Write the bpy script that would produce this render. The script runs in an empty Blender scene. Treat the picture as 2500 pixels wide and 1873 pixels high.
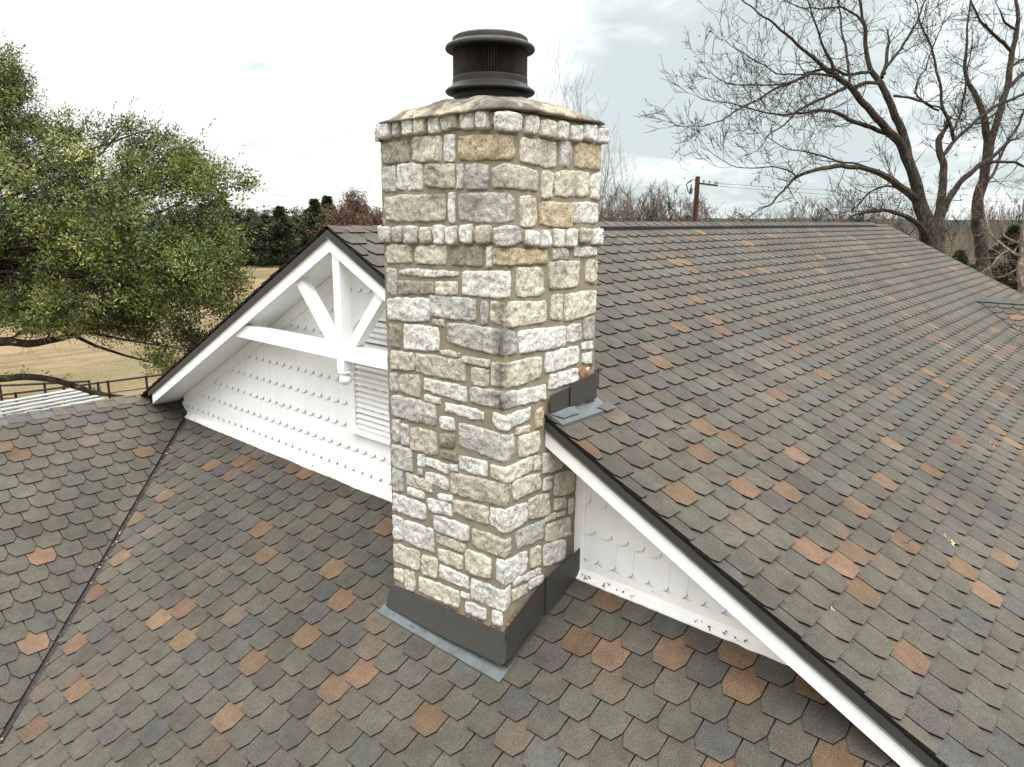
import bpy, math, random
from mathutils import Vector, Matrix, noise
R=math.radians
random.seed(7)
scene=bpy.context.scene
C=scene.collection
# ------------------------------------------------------------------ camera
CAM=Vector((5.979,-4.499,2.886)); PITCH,ROLL,YAW,FPX=12.967,0.384,41.617,1746.7
_ya,_pi,_ro=R(YAW),R(PITCH),R(ROLL)
FW=Vector((-math.sin(_ya)*math.cos(_pi),math.cos(_ya)*math.cos(_pi),-math.sin(_pi)))
_r=Vector((math.cos(_ya),math.sin(_ya),0)); _u=_r.cross(FW)
RT=_r*math.cos(_ro)+_u*math.sin(_ro); UP=-_r*math.sin(_ro)+_u*math.cos(_ro)
cd=bpy.data.cameras.new('camera'); cam=bpy.data.objects.new('camera',cd); C.objects.link(cam)
cam.matrix_world=Matrix(((RT.x,UP.x,-FW.x,CAM.x),(RT.y,UP.y,-FW.y,CAM.y),(RT.z,UP.z,-FW.z,CAM.z),(0,0,0,1)))
cd.sensor_width=36; cd.lens=36*FPX/2500; cd.clip_end=6000; cd.clip_start=.05
scene.camera=cam
def at(px,py,d):   # a point of the place, from where it shows in the photo and its distance
    return CAM+(FW+RT*((px-1250)/FPX)-UP*((py-936.5)/FPX))*d
def on_z(px,py,z):
    D=FW+RT*((px-1250)/FPX)-UP*((py-936.5)/FPX); return CAM+D*((z-CAM.z)/D.z)
# ------------------------------------------------------------------ world
w=bpy.data.worlds.new('World'); scene.world=w; w.use_nodes=True
nt=w.node_tree; N=nt.nodes; L=nt.links; N.clear()
SUN_EL,SUN_AZ=52,112           # degrees; azimuth clockwise from +y
def nd(t,**k):
    n=N.new(t)
    for a,b in k.items(): setattr(n,a,b)
    return n
sky=nd('ShaderNodeTexSky',sky_type='NISHITA',sun_disc=False); sky.sun_elevation=R(SUN_EL); sky.sun_rotation=R(SUN_AZ)
tc=nd('ShaderNodeTexCoord'); sep=nd('ShaderNodeSeparateXYZ'); L.new(tc.outputs['Generated'],sep.inputs[0])
def mth(op,a,b=None,c=None,clamp=False):
    n=nd('ShaderNodeMath',operation=op,use_clamp=clamp)
    for i,x in enumerate((a,b,c)):
        if x is None: continue
        if isinstance(x,(int,float)): n.inputs[i].default_value=x
        else: L.new(x,n.inputs[i])
    return n.outputs[0]
zc=mth('MAXIMUM',sep.outputs[2],0.0)
den=mth('ADD',zc,0.22)
cx=mth('DIVIDE',sep.outputs[0],den); cy=mth('DIVIDE',sep.outputs[1],den)
cmb=nd('ShaderNodeCombineXYZ'); L.new(cx,cmb.inputs[0]); L.new(cy,cmb.inputs[1]); cmb.inputs[2].default_value=3.3
def nz(scale,detail,rough=.5,off=0,dist=0):
    m=nd('ShaderNodeMapping'); L.new(cmb.outputs[0],m.inputs[0]); m.inputs['Location'].default_value=(off,off*.7,off)
    n=nd('ShaderNodeTexNoise'); L.new(m.outputs[0],n.inputs['Vector'])
    n.inputs['Scale'].default_value=scale; n.inputs['Detail'].default_value=detail; n.inputs['Roughness'].default_value=rough; n.inputs['Distortion'].default_value=dist
    return n.outputs['Fac']
def mr(v,a,b,c=0,d=1,smooth=True):
    n=nd('ShaderNodeMapRange'); n.interpolation_type='SMOOTHSTEP' if smooth else 'LINEAR'
    L.new(v,n.inputs[0]); 
    for i,x in enumerate((a,b,c,d)): n.inputs[i+1].default_value=x
    return n.outputs[0]
def dirmask(px,py,cos0,cos1):   # a bank of cloud in one part of the sky
    d=(at(px,py,1)-CAM).normalized()
    n=nd('ShaderNodeVectorMath',operation='DOT_PRODUCT'); L.new(tc.outputs['Generated'],n.inputs[0]); n.inputs[1].default_value=d
    return mr(n.outputs['Value'],cos0,cos1)
big=nz(1.35,4,.5,1.7,.3); fine=nz(3.6,5,.52,5.1,.4)
bank=mth('MAXIMUM',mth('MULTIPLY',dirmask(1760,290,.93,.992),1.0),mth('MULTIPLY',dirmask(2350,330,.93,.995),.8))
bank=mth('MAXIMUM',bank,mth('MULTIPLY',dirmask(750,430,.965,.998),.8))
mixn=mth('ADD',mth('MULTIPLY',big,.6),mth('MULTIPLY',fine,.4))
bank=mth('SUBTRACT',bank,mth('MULTIPLY',dirmask(560,180,.86,.98),.62))
dark=mr(mth('ADD',mixn,mth('MULTIPLY',bank,.24)),.545,.76)
cr=nd('ShaderNodeValToRGB'); L.new(dark,cr.inputs[0])
el=cr.color_ramp.elements
el[0].position=0; el[0].color=(1.0,1.0,1.0,1)
el[1].position=1; el[1].color=(.60,.675,.675,1)
e=el.new(.45); e.color=(.86,.92,.925,1)
# brightness rises toward the zenith of the overcast
gain=mr(sep.outputs[2],.30,.85,9.7,44.0)
vm=nd('ShaderNodeVectorMath',operation='SCALE'); L.new(cr.outputs[0],vm.inputs[0]); L.new(gain,vm.inputs['Scale'])
mx=nd('ShaderNodeMix',data_type='RGBA'); mx.inputs[0].default_value=.96
L.new(sky.outputs[0],mx.inputs[6]); L.new(vm.outputs[0],mx.inputs[7])
bg=nd('ShaderNodeBackground'); bg.inputs[1].default_value=.1; L.new(mx.outputs[2],bg.inputs[0])
out=nd('ShaderNodeOutputWorld'); L.new(bg.outputs[0],out.inputs[0])
# ------------------------------------------------------------------ sun, behind cloud
sl=bpy.data.lights.new('sun','SUN'); sl.energy=1.5; sl.angle=R(26); sl.color=(1,.985,.96)
so=bpy.data.objects.new('sun',sl); C.objects.link(so); so.location=(10,-10,30)
_a=R(SUN_AZ); sd=Vector((math.sin(_a)*math.cos(R(SUN_EL)),math.cos(_a)*math.cos(R(SUN_EL)),math.sin(R(SUN_EL))))
so.rotation_euler=sd.to_track_quat('Z','Y').to_euler()
scene.view_settings.view_transform='Standard'; scene.view_settings.look='None'; scene.view_settings.exposure=0.3; scene.view_settings.gamma=1
scene.render.engine='CYCLES'
scene.cycles.transparent_max_bounces=8; scene.cycles.max_bounces=6
# ------------------------------------------------------------------ materials
def s2l(c): return tuple(((x/255)/12.92 if x/255<=.04045 else (((x/255)+.055)/1.055)**2.4) for x in c)
class Mt:
    def __init__(s,name,rough=.8,spec=.3):
        s.m=bpy.data.materials.new(name); s.m.use_nodes=True; s.nt=s.m.node_tree; s.N=s.nt.nodes; s.L=s.nt.links
        s.b=s.N['Principled BSDF']; s.b.inputs['Roughness'].default_value=rough; s.b.inputs['Specular IOR Level'].default_value=spec
        s.tc=s.N.new('ShaderNodeTexCoord').outputs['Object']
    def n(s,t,**k):
        n=s.N.new(t)
        for a,b in k.items(): setattr(n,a,b)
        return n
    def noise(s,scale,detail=3,rough=.55,vec=None,dist=0,stretch=None):
        n=s.n('ShaderNodeTexNoise'); v=vec or s.tc
        if stretch:
            m=s.n('ShaderNodeMapping'); s.L.new(v,m.inputs[0]); m.inputs['Scale'].default_value=stretch; v=m.outputs[0]
        s.L.new(v,n.inputs['Vector']); n.inputs['Scale'].default_value=scale; n.inputs['Detail'].default_value=detail
        n.inputs['Roughness'].default_value=rough; n.inputs['Distortion'].default_value=dist
        return n.outputs['Fac']
    def vor(s,scale,feature='F1'):
        n=s.n('ShaderNodeTexVoronoi',feature=feature); s.L.new(s.tc,n.inputs['Vector']); n.inputs['Scale'].default_value=scale; return n
    def ramp(s,v,pts):
        r=s.n('ShaderNodeValToRGB'); s.L.new(v,r.inputs[0]); e=r.color_ramp.elements
        while len(e)>1: e.remove(e[-1])
        for i,(p,c) in enumerate(pts):
            q=e[0] if i==0 else e.new(p)
            q.position=p; q.color=(c if len(c)==4 else (*c,1)) if isinstance(c,tuple) else (c,c,c,1)
        return r.outputs[0]
    def mix(s,f,a,b,mode='MIX'):
        m=s.n('ShaderNodeMix',data_type='RGBA',blend_type=mode)
        for i,x in ((0,f),(6,a),(7,b)):
            if isinstance(x,(int,float)): m.inputs[i].default_value=x if i==0 else (x,x,x,1)
            elif isinstance(x,tuple): m.inputs[i].default_value=(*x[:3],1)
            else: s.L.new(x,m.inputs[i])
        return m.outputs[2]
    def attr(s,name): 
        a=s.n('ShaderNodeAttribute'); a.attribute_name=name; return a
    def math(s,op,a,b):
        n=s.n('ShaderNodeMath',operation=op)
        for i,x in enumerate((a,b)):
            if isinstance(x,(int,float)): n.inputs[i].default_value=x
            else: s.L.new(x,n.inputs[i])
        return n.outputs[0]
    def col(s,v):
        if isinstance(v,tuple): s.b.inputs['Base Color'].default_value=(*v[:3],1)
        else: s.L.new(v,s.b.inputs['Base Color'])
    def bump(s,h,strength=.3,dist=.01):
        b=s.n('ShaderNodeBump'); b.inputs['Strength'].default_value=strength; b.inputs['Distance'].default_value=dist
        s.L.new(h,b.inputs['Height']); s.L.new(b.outputs[0],s.b.inputs['Normal'])
def m_shingle():
    t=Mt('asphalt_shingle',.92,.22); a=t.attr('tint')
    g=t.noise(170,3,.8); g2=t.noise(230,2,.7); big=t.noise(1.1,4,.55); mid=t.noise(7,4,.6)
    c=t.mix(1,a.outputs['Color'],t.ramp(g,[(.34,.30),(.5,.95),(.66,2.0)]),'MULTIPLY')
    speck=t.ramp(g2,[(.57,0),(.66,1)])
    c=t.mix(t.math('MULTIPLY',speck,.62),c,t.mix(1,a.outputs['Color'],(2.9,2.3,1.6),'MULTIPLY'))
    c=t.mix(1,c,t.ramp(big,[(.3,.80),(.7,1.16)]),'MULTIPLY')
    c=t.mix(1,c,t.ramp(mid,[(.3,.82),(.7,1.14)]),'MULTIPLY')
    t.col(c); t.bump(g,.35,.004); return t.m
def m_white(name='white_paint',base=(.84,.855,.85),worn=.32,vert=True):
    t=Mt(name,.45,.35); n=t.noise(3,5,.6); f=t.noise(38,5,.7,stretch=(1,1,.12) if vert else (.2,1,1)); st=t.noise(6,4,.6,stretch=(1,1,.25))
    c=t.mix(t.ramp(n,[(.35,0.0),(.75,.55)]),base,tuple(x*.87 for x in base))
    c=t.mix(t.ramp(f,[(.62,0.0),(.74,worn)]),c,(.38,.37,.33))
    c=t.mix(t.ramp(st,[(.55,0.0),(.8,.22)]),c,(.50,.52,.47))
    t.col(c); t.bump(f,.12,.003); return t.m
def m_stone():
    t=Mt('limestone',.9,.2); a=t.attr('tint'); n=t.noise(10,5,.62); f=t.noise(85,5,.72); sp=t.noise(60,5,.75,dist=.4); big=t.noise(2.6,3,.5)
    c=t.mix(1,a.outputs['Color'],t.ramp(n,[(.28,.74),(.5,.97),(.75,1.10)]),'MULTIPLY')
    c=t.mix(t.ramp(big,[(.48,0.0),(.8,.26)]),c,s2l((210,194,158)))
    c=t.mix(1,c,t.ramp(f,[(.33,.36),(.45,.92),(.66,1.14)]),'MULTIPLY')
    crk=t.n('ShaderNodeTexNoise'); t.L.new(t.tc,crk.inputs['Vector']); crk.inputs['Scale'].default_value=15; crk.inputs['Detail'].default_value=4; crk.inputs['Distortion'].default_value=1.2
    ck=t.math('ABSOLUTE',t.math('SUBTRACT',crk.outputs['Fac'],.5),0); c=t.mix(t.ramp(ck,[(0,.34),(.010,0)]),c,s2l((84,80,70)))
    lic=t.math('MULTIPLY',t.ramp(sp,[(.50,0),(.63,1)]),t.math('ADD',.22,t.math('MULTIPLY',t.ramp(n,[(.38,1),(.58,0)]),.6)))
    c=t.mix(lic,c,s2l((72,70,62)))
    dk=t.attr('stain').outputs['Fac']
    dn=t.math('MULTIPLY',dk,t.ramp(t.noise(18,5,.7),[(.3,.25),(.6,1)]))
    c=t.mix(dn,c,s2l((44,44,42)))
    t.col(c); t.bump(t.math('ADD',f,t.ramp(ck,[(0,0.0),(.03,.35)])),.95,.018); return t.m
def m_mortar(name='mortar',c0=(108,102,88),c1=(146,139,120)):
    t=Mt(name,.95,.15); n=t.noise(7,5,.6); f=t.noise(90,4,.7)
    c=t.mix(n,s2l(c0),s2l(c1)); c=t.mix(1,c,t.ramp(f,[(.3,.7),(.7,1.15)]),'MULTIPLY')
    t.col(c); t.bump(f,.5,.006); return t.m
def m_crown():
    t=Mt('cement_crown',.95,.15); n=t.noise(3.2,6,.62,dist=.5); f=t.noise(40,5,.7); k=t.noise(6,5,.7)
    c=t.ramp(n,[(.3,s2l((62,59,54))),(.47,s2l((104,99,90))),(.62,s2l((160,150,130))),(.72,s2l((150,112,74)))])
    c=t.mix(1,c,t.ramp(f,[(.3,.62),(.6,1.1)]),'MULTIPLY')
    c=t.mix(t.ramp(k,[(.50,0),(.62,.8)]),c,s2l((70,66,58)))
    t.col(c); t.bump(k,.7,.02); return t.m
def m_metal(name,c,rough=.45,metal=.2,dirt=(70,60,50),amt=.3,scale=6):
    t=Mt(name,rough,.4); t.b.inputs['Metallic'].default_value=metal
    n=t.noise(scale,5,.65); k=t.mix(t.ramp(n,[(.45,0),(.75,amt)]),s2l(c),s2l(dirt)); t.col(k)
    t.L.new(t.ramp(n,[(.3,rough*.8),(.7,min(1,rough*1.3))]),t.b.inputs['Roughness']); return t.m
def m_bark(name,c0,c1,sc=14,st=(1,1,.25)):
    t=Mt(name,.95,.1); n=t.noise(sc,6,.7,stretch=st); k=t.noise(1.3,3)
    c=t.ramp(n,[(.3,s2l(tuple(x*.5 for x in c0))),(.5,s2l(c0)),(.68,s2l(c1))])
    c=t.mix(1,c,t.ramp(k,[(.3,.75),(.7,1.2)]),'MULTIPLY'); t.col(c); t.bump(n,.8,.03); return t.m
def m_leaf(name,trans=.3,rough=.5):
    t=Mt(name,rough,.35); a=t.attr('tint'); t.col(a.outputs['Color'])
    tr=t.n('ShaderNodeBsdfTranslucent'); t.L.new(a.outputs['Color'],tr.inputs[0]); ms=t.n('ShaderNodeMixShader'); ms.inputs[0].default_value=trans
    o=t.N['Material Output']; t.L.new(t.b.outputs[0],ms.inputs[1]); t.L.new(tr.outputs[0],ms.inputs[2]); t.L.new(ms.outputs[0],o.inputs[0]); return t.m
def m_ground():
    t=Mt('pasture',.97,.1); n=t.noise(.035,5,.6); m=t.noise(.35,5,.65,stretch=(1,1,1)); f=t.noise(9,4,.7); sm=t.noise(.55,6,.72,stretch=(2.2,.4,1))
    c=t.ramp(n,[(.34,s2l((112,98,72))),(.5,s2l((130,112,86))),(.60,s2l((100,92,68))),(.70,s2l((84,88,40)))])
    c=t.mix(t.ramp(sm,[(.42,0),(.60,.85)]),c,s2l((92,78,56)))
    c=t.mix(t.ramp(m,[(.52,0),(.75,.5)]),c,s2l((80,72,52)))
    c=t.mix(1,c,t.ramp(f,[(.3,.62),(.7,1.3)]),'MULTIPLY'); t.col(c); t.bump(f,.6,.08); return t.m
M={}
M['shingle']=m_shingle(); M['white']=m_white(); M['siding']=m_white('painted_siding',(.80,.825,.825),.08); M['trim']=m_white('weathered_white_trim',(.80,.80,.78),.75,False)
M['stone']=m_stone(); M['mortar']=m_mortar(); M['crown']=m_crown()
M['grey_metal']=m_metal('dark_grey_metal',(58,58,55),.5,.15,(42,41,37),.5,5)
M['light_metal']=m_metal('dusty_grey_metal',(82,88,89),.5,.25,(58,58,54),.55,7)
M['black_metal']=m_metal('black_painted_metal',(13,13,13),.55,.0,(44,36,29),.5,6)
M['black']=m_metal('black_vent',(16,16,17),.8,0,(30,28,26),.3,4)
M['seam']=m_metal('grimy_shaded_edge',(150,150,146),.8,0,(110,108,100),.6,20)  # grime, over a grey that paints the shade line below each scallop
M['edge']=m_metal('shingle_edge_grey',(58,57,54),.85,0,(40,40,38),.4,9)
M['rust_pipe']=m_metal('dark_pipe',(34,26,24),.6,.3,(60,36,26),.5,4)
M['pole']=m_bark('creosote_wood',(62,44,36),(92,68,54),8,(1,1,.05))
M['bark']=m_bark('grey_bark',(47,42,37),(86,79,69))
M['pale_bark']=m_bark('pale_bark',(96,86,76),(150,140,126))
M['oak_bark']=m_bark('oak_bark',(50,42,36),(84,74,64))
M['leaf']=m_leaf('oak_leaves',.22,.42); M['cedar']=m_leaf('cedar_foliage',.15,.7); M['rusty']=m_leaf('rusty_leaves',.2,.7); M['dryleaf']=m_leaf('dry_leaf',.2,.8)
M['ground']=m_ground()
M['wallpaint']=m_white('wall_boards',(.7,.71,.70),.1)
M['redmortar']=m_mortar('red_clay_mortar',(96,66,48),(150,120,98))
M['ribs']=m_metal('ribbed_metal',(38,35,32),.5,.2,(86,72,58),.4,9)
M['porcelain']=m_metal('insulator',(70,64,60),.3,0,(40,40,40),.3,9)
M['hill']=m_mortar('far_woods',(82,92,88),(104,114,110))
# ------------------------------------------------------------------ mesh helpers
WM={}   # where each object's origin stands
class MB:
    def __init__(s): s.v=[]; s.f=[]; s.mi=[]; s.t=[]; s.st=[]
    def poly(s,pts,mi=0,tint=None):
        b=len(s.v); s.v+= [tuple(p) for p in pts]; s.f.append(tuple(range(b,b+len(pts)))); s.mi.append(mi); s.t.append(tint)
    def faces(s,pts,fs,mi=0,tint=None):
        b=len(s.v); s.v+=[tuple(p) for p in pts]
        for f in fs: s.f.append(tuple(b+i for i in f)); s.mi.append(mi); s.t.append(tint)
    def box(s,x0,x1,y0,y1,z0,z1,mi=0,tint=None,mat=None):
        p=[Vector(q) for q in ((x0,y0,z0),(x1,y0,z0),(x1,y1,z0),(x0,y1,z0),(x0,y0,z1),(x1,y0,z1),(x1,y1,z1),(x0,y1,z1))]
        if mat: p=[mat@q for q in p]
        s.faces(p,[(0,3,2,1),(4,5,6,7),(0,1,5,4),(1,2,6,5),(2,3,7,6),(3,0,4,7)],mi,tint)
    def bar(s,a,b,w,h,up=(0,0,1),mi=0,tint=None):   # beam from a to b, w across, h along up
        a=Vector(a);b=Vector(b);d=(b-a).normalized(); sd=d.cross(Vector(up)).normalized(); u=sd.cross(d)
        p=[q+sd*(i*w/2)+u*(j*h/2) for q in (a,b) for i,j in ((-1,-1),(1,-1),(1,1),(-1,1))]
        s.faces(p,[(3,2,1,0),(4,5,6,7),(0,1,5,4),(1,2,6,5),(2,3,7,6),(3,0,4,7)],mi,tint)
    def tube(s,pts,rad,n=6,mi=0,tint=None,cap=False):
        pts=[Vector(p) for p in pts]; b=len(s.v); m=len(pts); ref=Vector((.3,.2,1))
        for i,p in enumerate(pts):
            d=(pts[min(i+1,m-1)]-pts[max(i-1,0)]).normalized()
            a=d.cross(ref); 
            if a.length<1e-3: a=d.cross(Vector((1,0,0)))
            a.normalize(); c=d.cross(a); r=rad[i] if isinstance(rad,(list,tuple)) else rad
            for k in range(n):
                q=2*math.pi*k/n; s.v.append(tuple(p+(a*math.cos(q)+c*math.sin(q))*r))
        for i in range(m-1):
            for k in range(n):
                k2=(k+1)%n; s.f.append((b+i*n+k,b+i*n+k2,b+(i+1)*n+k2,b+(i+1)*n+k)); s.mi.append(mi); s.t.append(tint)
        if cap:
            s.f.append(tuple(b+k for k in range(n))[::-1]); s.mi.append(mi); s.t.append(tint)
            s.f.append(tuple(b+(m-1)*n+k for k in range(n))); s.mi.append(mi); s.t.append(tint)
    def lathe(s,cx,cy,prof,n=48,mi=0,rib=None):
        b=len(s.v); m=len(prof)
        for r,z in prof:
            for k in range(n):
                q=2*math.pi*k/n; s.v.append((cx+r*math.cos(q),cy+r*math.sin(q),z))
        for i in range(m-1):
            for k in range(n):
                k2=(k+1)%n; s.f.append((b+i*n+k,b+i*n+k2,b+(i+1)*n+k2,b+(i+1)*n+k)); s.mi.append(mi); s.t.append(None)
    def build(s,name,mats,parent=None,smooth=False,loc=None,recalc=False):
        me=bpy.data.meshes.new(name)
        o0=Vector(loc) if loc else Vector((0,0,0))
        vs=[(x-o0.x,y-o0.y,z-o0.z) for x,y,z in s.v] if loc else s.v
        me.from_pydata(vs,[],s.f)
        mats=mats if isinstance(mats,(list,tuple)) else [mats]
        for m in mats: me.materials.append(m)
        me.polygons.foreach_set('material_index',s.mi)
        if smooth: me.polygons.foreach_set('use_smooth',[True]*len(s.f))
        if any(t is not None for t in s.t):
            ca=me.color_attributes.new('tint','FLOAT_COLOR','CORNER'); buf=[]
            for f,t in zip(s.f,s.t):
                t=t or (.5,.5,.5)
                buf+= [t[0],t[1],t[2],1]*len(f)
            ca.data.foreach_set('color',buf)
        if s.st:
            at_=me.attributes.new('stain','FLOAT','POINT'); at_.data.foreach_set('value',s.st+[0]*(len(s.v)-len(s.st)))
        me.update()
        o=bpy.data.objects.new(name,me); C.objects.link(o)
        o.location=o0
        WM[o.name]=o0
        if parent: o.parent=parent; o.matrix_parent_inverse=Matrix.Translation(-WM[parent.name])
        if recalc:
            import bmesh
            bm=bmesh.new(); bm.from_mesh(me); bmesh.ops.recalc_face_normals(bm,faces=bm.faces); bm.to_mesh(me); bm.free()
        return o
def tag(o,label=None,cat=None,group=None,kind=None):
    if label: o['label']=label
    if cat: o['category']=cat
    if group: o['group']=group
    if kind: o['kind']=kind
    return o
def empty(name,loc,label,cat,group=None):
    o=bpy.data.objects.new(name,None); C.objects.link(o); o.location=loc; WM[o.name]=Vector(loc); o.empty_display_size=.3; return tag(o,label,cat,group)
def jit(c,a):
    k=1+random.uniform(-a,a); return tuple(max(0,x*k*(1+random.uniform(-a,a)*.16)) for x in c)
# ================================================================== HOUSE
S=.504; H=2.795; OV=.438; RL=18.3; XW=-5.042; ZW=.290; GZ=-4.6   # pitch, ridge height, rake overhang, ridge length, wing ridge, ground
CX0,CX1,CY0,CY1=1.41,2.71,-.887,.177                              # chimney
SL=math.sqrt(1+S*S); E_=.2135; TW=.2675; TH=.0135
house=empty('farmhouse',(0,0,GZ),'white farmhouse with scalloped grey brown shingle roofs and a fish scale gable','house')
BR=(.0580,.0530,.0430); OL=(.0560,.0535,.0430); SLT=(.0515,.0515,.0475); PL=(.0530,.0475,.0440); OR_=(.0890,.0615,.0400); DKB=(.0510,.0465,.0380); TN=(.070,.058,.045)
def shade():
    r=random.random()
    c=BR if r<.38 else OL if r<.62 else DKB if r<.76 else SLT if r<.825 else PL if r<.885 else TN if r<.93 else OR_
    return jit(c,.085) if c is not OR_ else jit(OR_,.2)
def clip(poly,a,b,c):   # keep a*x+b*y<=c
    o=[]
    for i in range(len(poly)):
        p,q=poly[i],poly[(i+1)%len(poly)]; fp=a*p[0]+b*p[1]-c; fq=a*q[0]+b*q[1]-c
        if fp<=0: o.append(p)
        if fp*fq<0: t=fp/(fp-fq); o.append((p[0]+(q[0]-p[0])*t,p[1]+(q[1]-p[1])*t))
    return o
def shingles(mb,O,A,D,Nn,a0,a1,d0,d1,aph,dph,clips=(),skip=None):
    """tabs laid in courses: A along the course, D down the slope"""
    k0=int(math.floor((d0-dph)/E_)); k1=int(math.ceil((d1-dph)/E_))+1
    cw,ch=.044,.078; hb=2.12*TH
    # a course of sheet colours: neighbours of one sheet share a cast
    for k in range(k1,k0-1,-1):
        dt=dph+k*E_
        off=aph+(k%2)*TW/2+random.uniform(-.006,.006)
        j0=int(math.floor((a0-off)/TW))-1; j1=int(math.ceil((a1-off)/TW))+1
        dl=random.uniform(-.003,.003)
        for j in range(j0,j1):
            x0=off+j*TW+.0052+random.uniform(-.0015,.0015); x1=off+(j+1)*TW-.0052+random.uniform(-.0012,.0012)
            dj=dt+dl+random.uniform(-.0022,.0022); c1=ch*random.uniform(.9,1.1)
            L_=E_+ch+.09
            P=[(x0,dj-L_),(x1,dj-L_),(x1,dj-c1),(x1-cw,dj),(x0+cw,dj),(x0,dj-c1)]
            P=clip(P,-1,0,-a0); P=clip(P,1,0,a1) if P else P; P=clip(P,0,1,d1) if P else P; P=clip(P,0,-1,-d0) if P else P
            for cl in clips:
                if not P: break
                P=clip(P,*cl)
            if len(P)<3: continue
            mx_=sum(p[0] for p in P)/len(P); my_=sum(p[1] for p in P)/len(P)
            if skip and skip(mx_,my_): continue
            lift=random.uniform(0,.0016)*(1 if random.random()<.9 else 2.2)
            top=[];bot=[]
            for a,d in P:
                h=hb*(1-(dj-d)/(2*E_))+lift*(1-(dj-d)/L_)
                q=O+A*a+D*d; top.append(q+Nn*(h+TH)); bot.append(q+Nn*h)
            tint=shade(); n=len(P); 
            mb.faces(top+bot,[tuple(range(n))],0,tint); b_=len(mb.v)-2*n
            for i in range(n): mb.f.append((b_+i,b_+n+i,b_+n+(i+1)%n,b_+(i+1)%n)); mb.mi.append(0); mb.t.append((.008,.0075,.007))  # near-black sides: asphalt edge, plus the shadow line painted under each tab
def caps(mb,fn,t0,t1,wid,s=S,e=.265,th=.010,rev=False,bright=1):
    """bent cap shingles lapping along a ridge; fn(t)->point, with side direction"""
    n=int((t1-t0)/e)
    for i in range(n):
        ta=t0+i*e; tb=ta+e*1.35
        c=shade() if random.random()<.5 else jit((.056,.055,.054),.1)
        c=tuple(x*bright for x in c); rise=.016
        rows=[]
        for t,h in ((ta,rise),(tb,.001)):
            p,sd=fn(min(t,t1)); r=[]
            for u in (-wid,-.03,-.008,.008,.03,wid):
                dz=-abs(u)*s+(.0 if abs(u)>.02 else -.006)
                r.append(p+sd*u+Vector((0,0,dz+h)))
            rows.append(r)
        pts=rows[0]+rows[1]; T=[q+Vector((0,0,th)) for q in pts]
        fs=[(j,j+1,7+j,6+j) for j in range(5)]+[(j+12,j,j+6,j+18) for j in (0,)]+[(j,j+12,j+18,j+6) for j in (5,)]
        fs+=[(j,j+12,j+13,j+1) for j in range(5)]
        # order: top first
        allp=T+pts
        mb.faces(allp,fs,0,c)
# ---- gable roof (ridge along y)
def main_z(x): return H-.014-S*abs(x)
D1=Vector((1,0,-S))/SL; N1=Vector((S,0,1))/SL; D2=Vector((-1,0,-S))/SL; N2=Vector((-S,0,1))/SL
AY=Vector((0,1,0))
XR=9.4
mb=MB()
random.seed(11)
XCR,YCR=3.10,13.9    # where the far cross roof's ridge meets this slope
O=Vector((0,0,H-.014))
dph=(2.995*SL)%E_
def sk(a,d):
    x=d/SL
    return (x>XCR+.02) and abs(a-YCR)<(x-XCR)-.02
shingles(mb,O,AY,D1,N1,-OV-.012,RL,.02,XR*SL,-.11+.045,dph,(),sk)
random.seed(12)
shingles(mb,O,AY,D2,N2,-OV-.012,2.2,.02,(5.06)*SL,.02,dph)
b=.012
# roof deck under the tabs
mb.faces([(0,-OV,H-.014-b),(0,RL,H-.014-b),(XR,RL,main_z(XR)-b),(XR,-OV,main_z(XR)-b),(-7.4,RL,main_z(7.4)-b),(-7.4,-6.2,main_z(7.4)-b),(XW,-6.2,main_z(5.042)-b),(XW,-OV,main_z(5.042)-b)],
         [(0,3,2,1),(0,1,4,5,6,7)],1)
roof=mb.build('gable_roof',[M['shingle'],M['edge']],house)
mb=MB(); caps(mb,lambda t:(Vector((0,t,H+.004)),Vector((1,0,0))),-OV-.02,.95,.145)
mb.build('ridge_cap',[M['shingle']],roof)
mb=MB(); caps(mb,lambda t:(Vector((0,t,H+.050)),Vector((1,0,0))),.95,RL-1.35,.150,th=.012)
caps(mb,lambda t:(Vector((0,t,H+.006)),Vector((1,0,0))),RL-1.4,RL+.02,.14)
mb.build('ridge_cap',[M['shingle']],roof)
mb=MB()
for sx in (1,-1):
    pts=[]
    for y in (.95,RL-1.35):
        for u,dz in ((.0,.046),(.155,.046-.155*S),(.155,-.155*S-.004),(.0,-.004)): pts.append((sx*u,y,H+dz))
    mb.faces(pts,[(0,1,5,4),(1,2,6,5),(0,3,2,1),(4,5,6,7)])
mb.build('ridge_vent',M['black'],roof)
# metal edging down each rake
for sx,xe in ((1,XR),(-1,4.72)):
    mb=MB(); a=Vector((0,-OV-.006,H-.034)); bb=Vector((sx*xe,-OV-.006,H-.034-S*xe))
    pts=[]
    for q in (a,bb):
        for dy,dz in ((0,.012),(0,-.060),(-.012,-.068),(-.014,-.066),(-.004,-.058),(-.004,.012)): pts.append(q+Vector((0,dy,dz)))
    mb.faces(pts,[(i,(i+1)%6,6+(i+1)%6,6+i) for i in range(6)]+[(5,4,3,2,1,0),(6,7,8,9,10,11)])
    mb.build('rake_edging',M['grey_metal'],roof)
for yy in (RL,):
    mb=MB()
    for sx,xe in ((1,XR),(-1,7.4)): mb.bar((0,yy,H-.10),(sx*xe,yy,H-.10-S*xe),.03,.16)
    mb.build('rake_edging',M['white'],roof)
# ---- lean-to roof in front of the gable
DF=Vector((0,-1,-S))/SL; NF=Vector((0,-S,1))/SL; AX=Vector((1,0,0)); YE=-4.6
XV=XW+(ZW)/S     # foot of the valley at the wall, x=-4.466
mb=MB(); random.seed(21)
Of=Vector((0,0,-.014))
fph=(.41*SL)%E_
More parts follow.
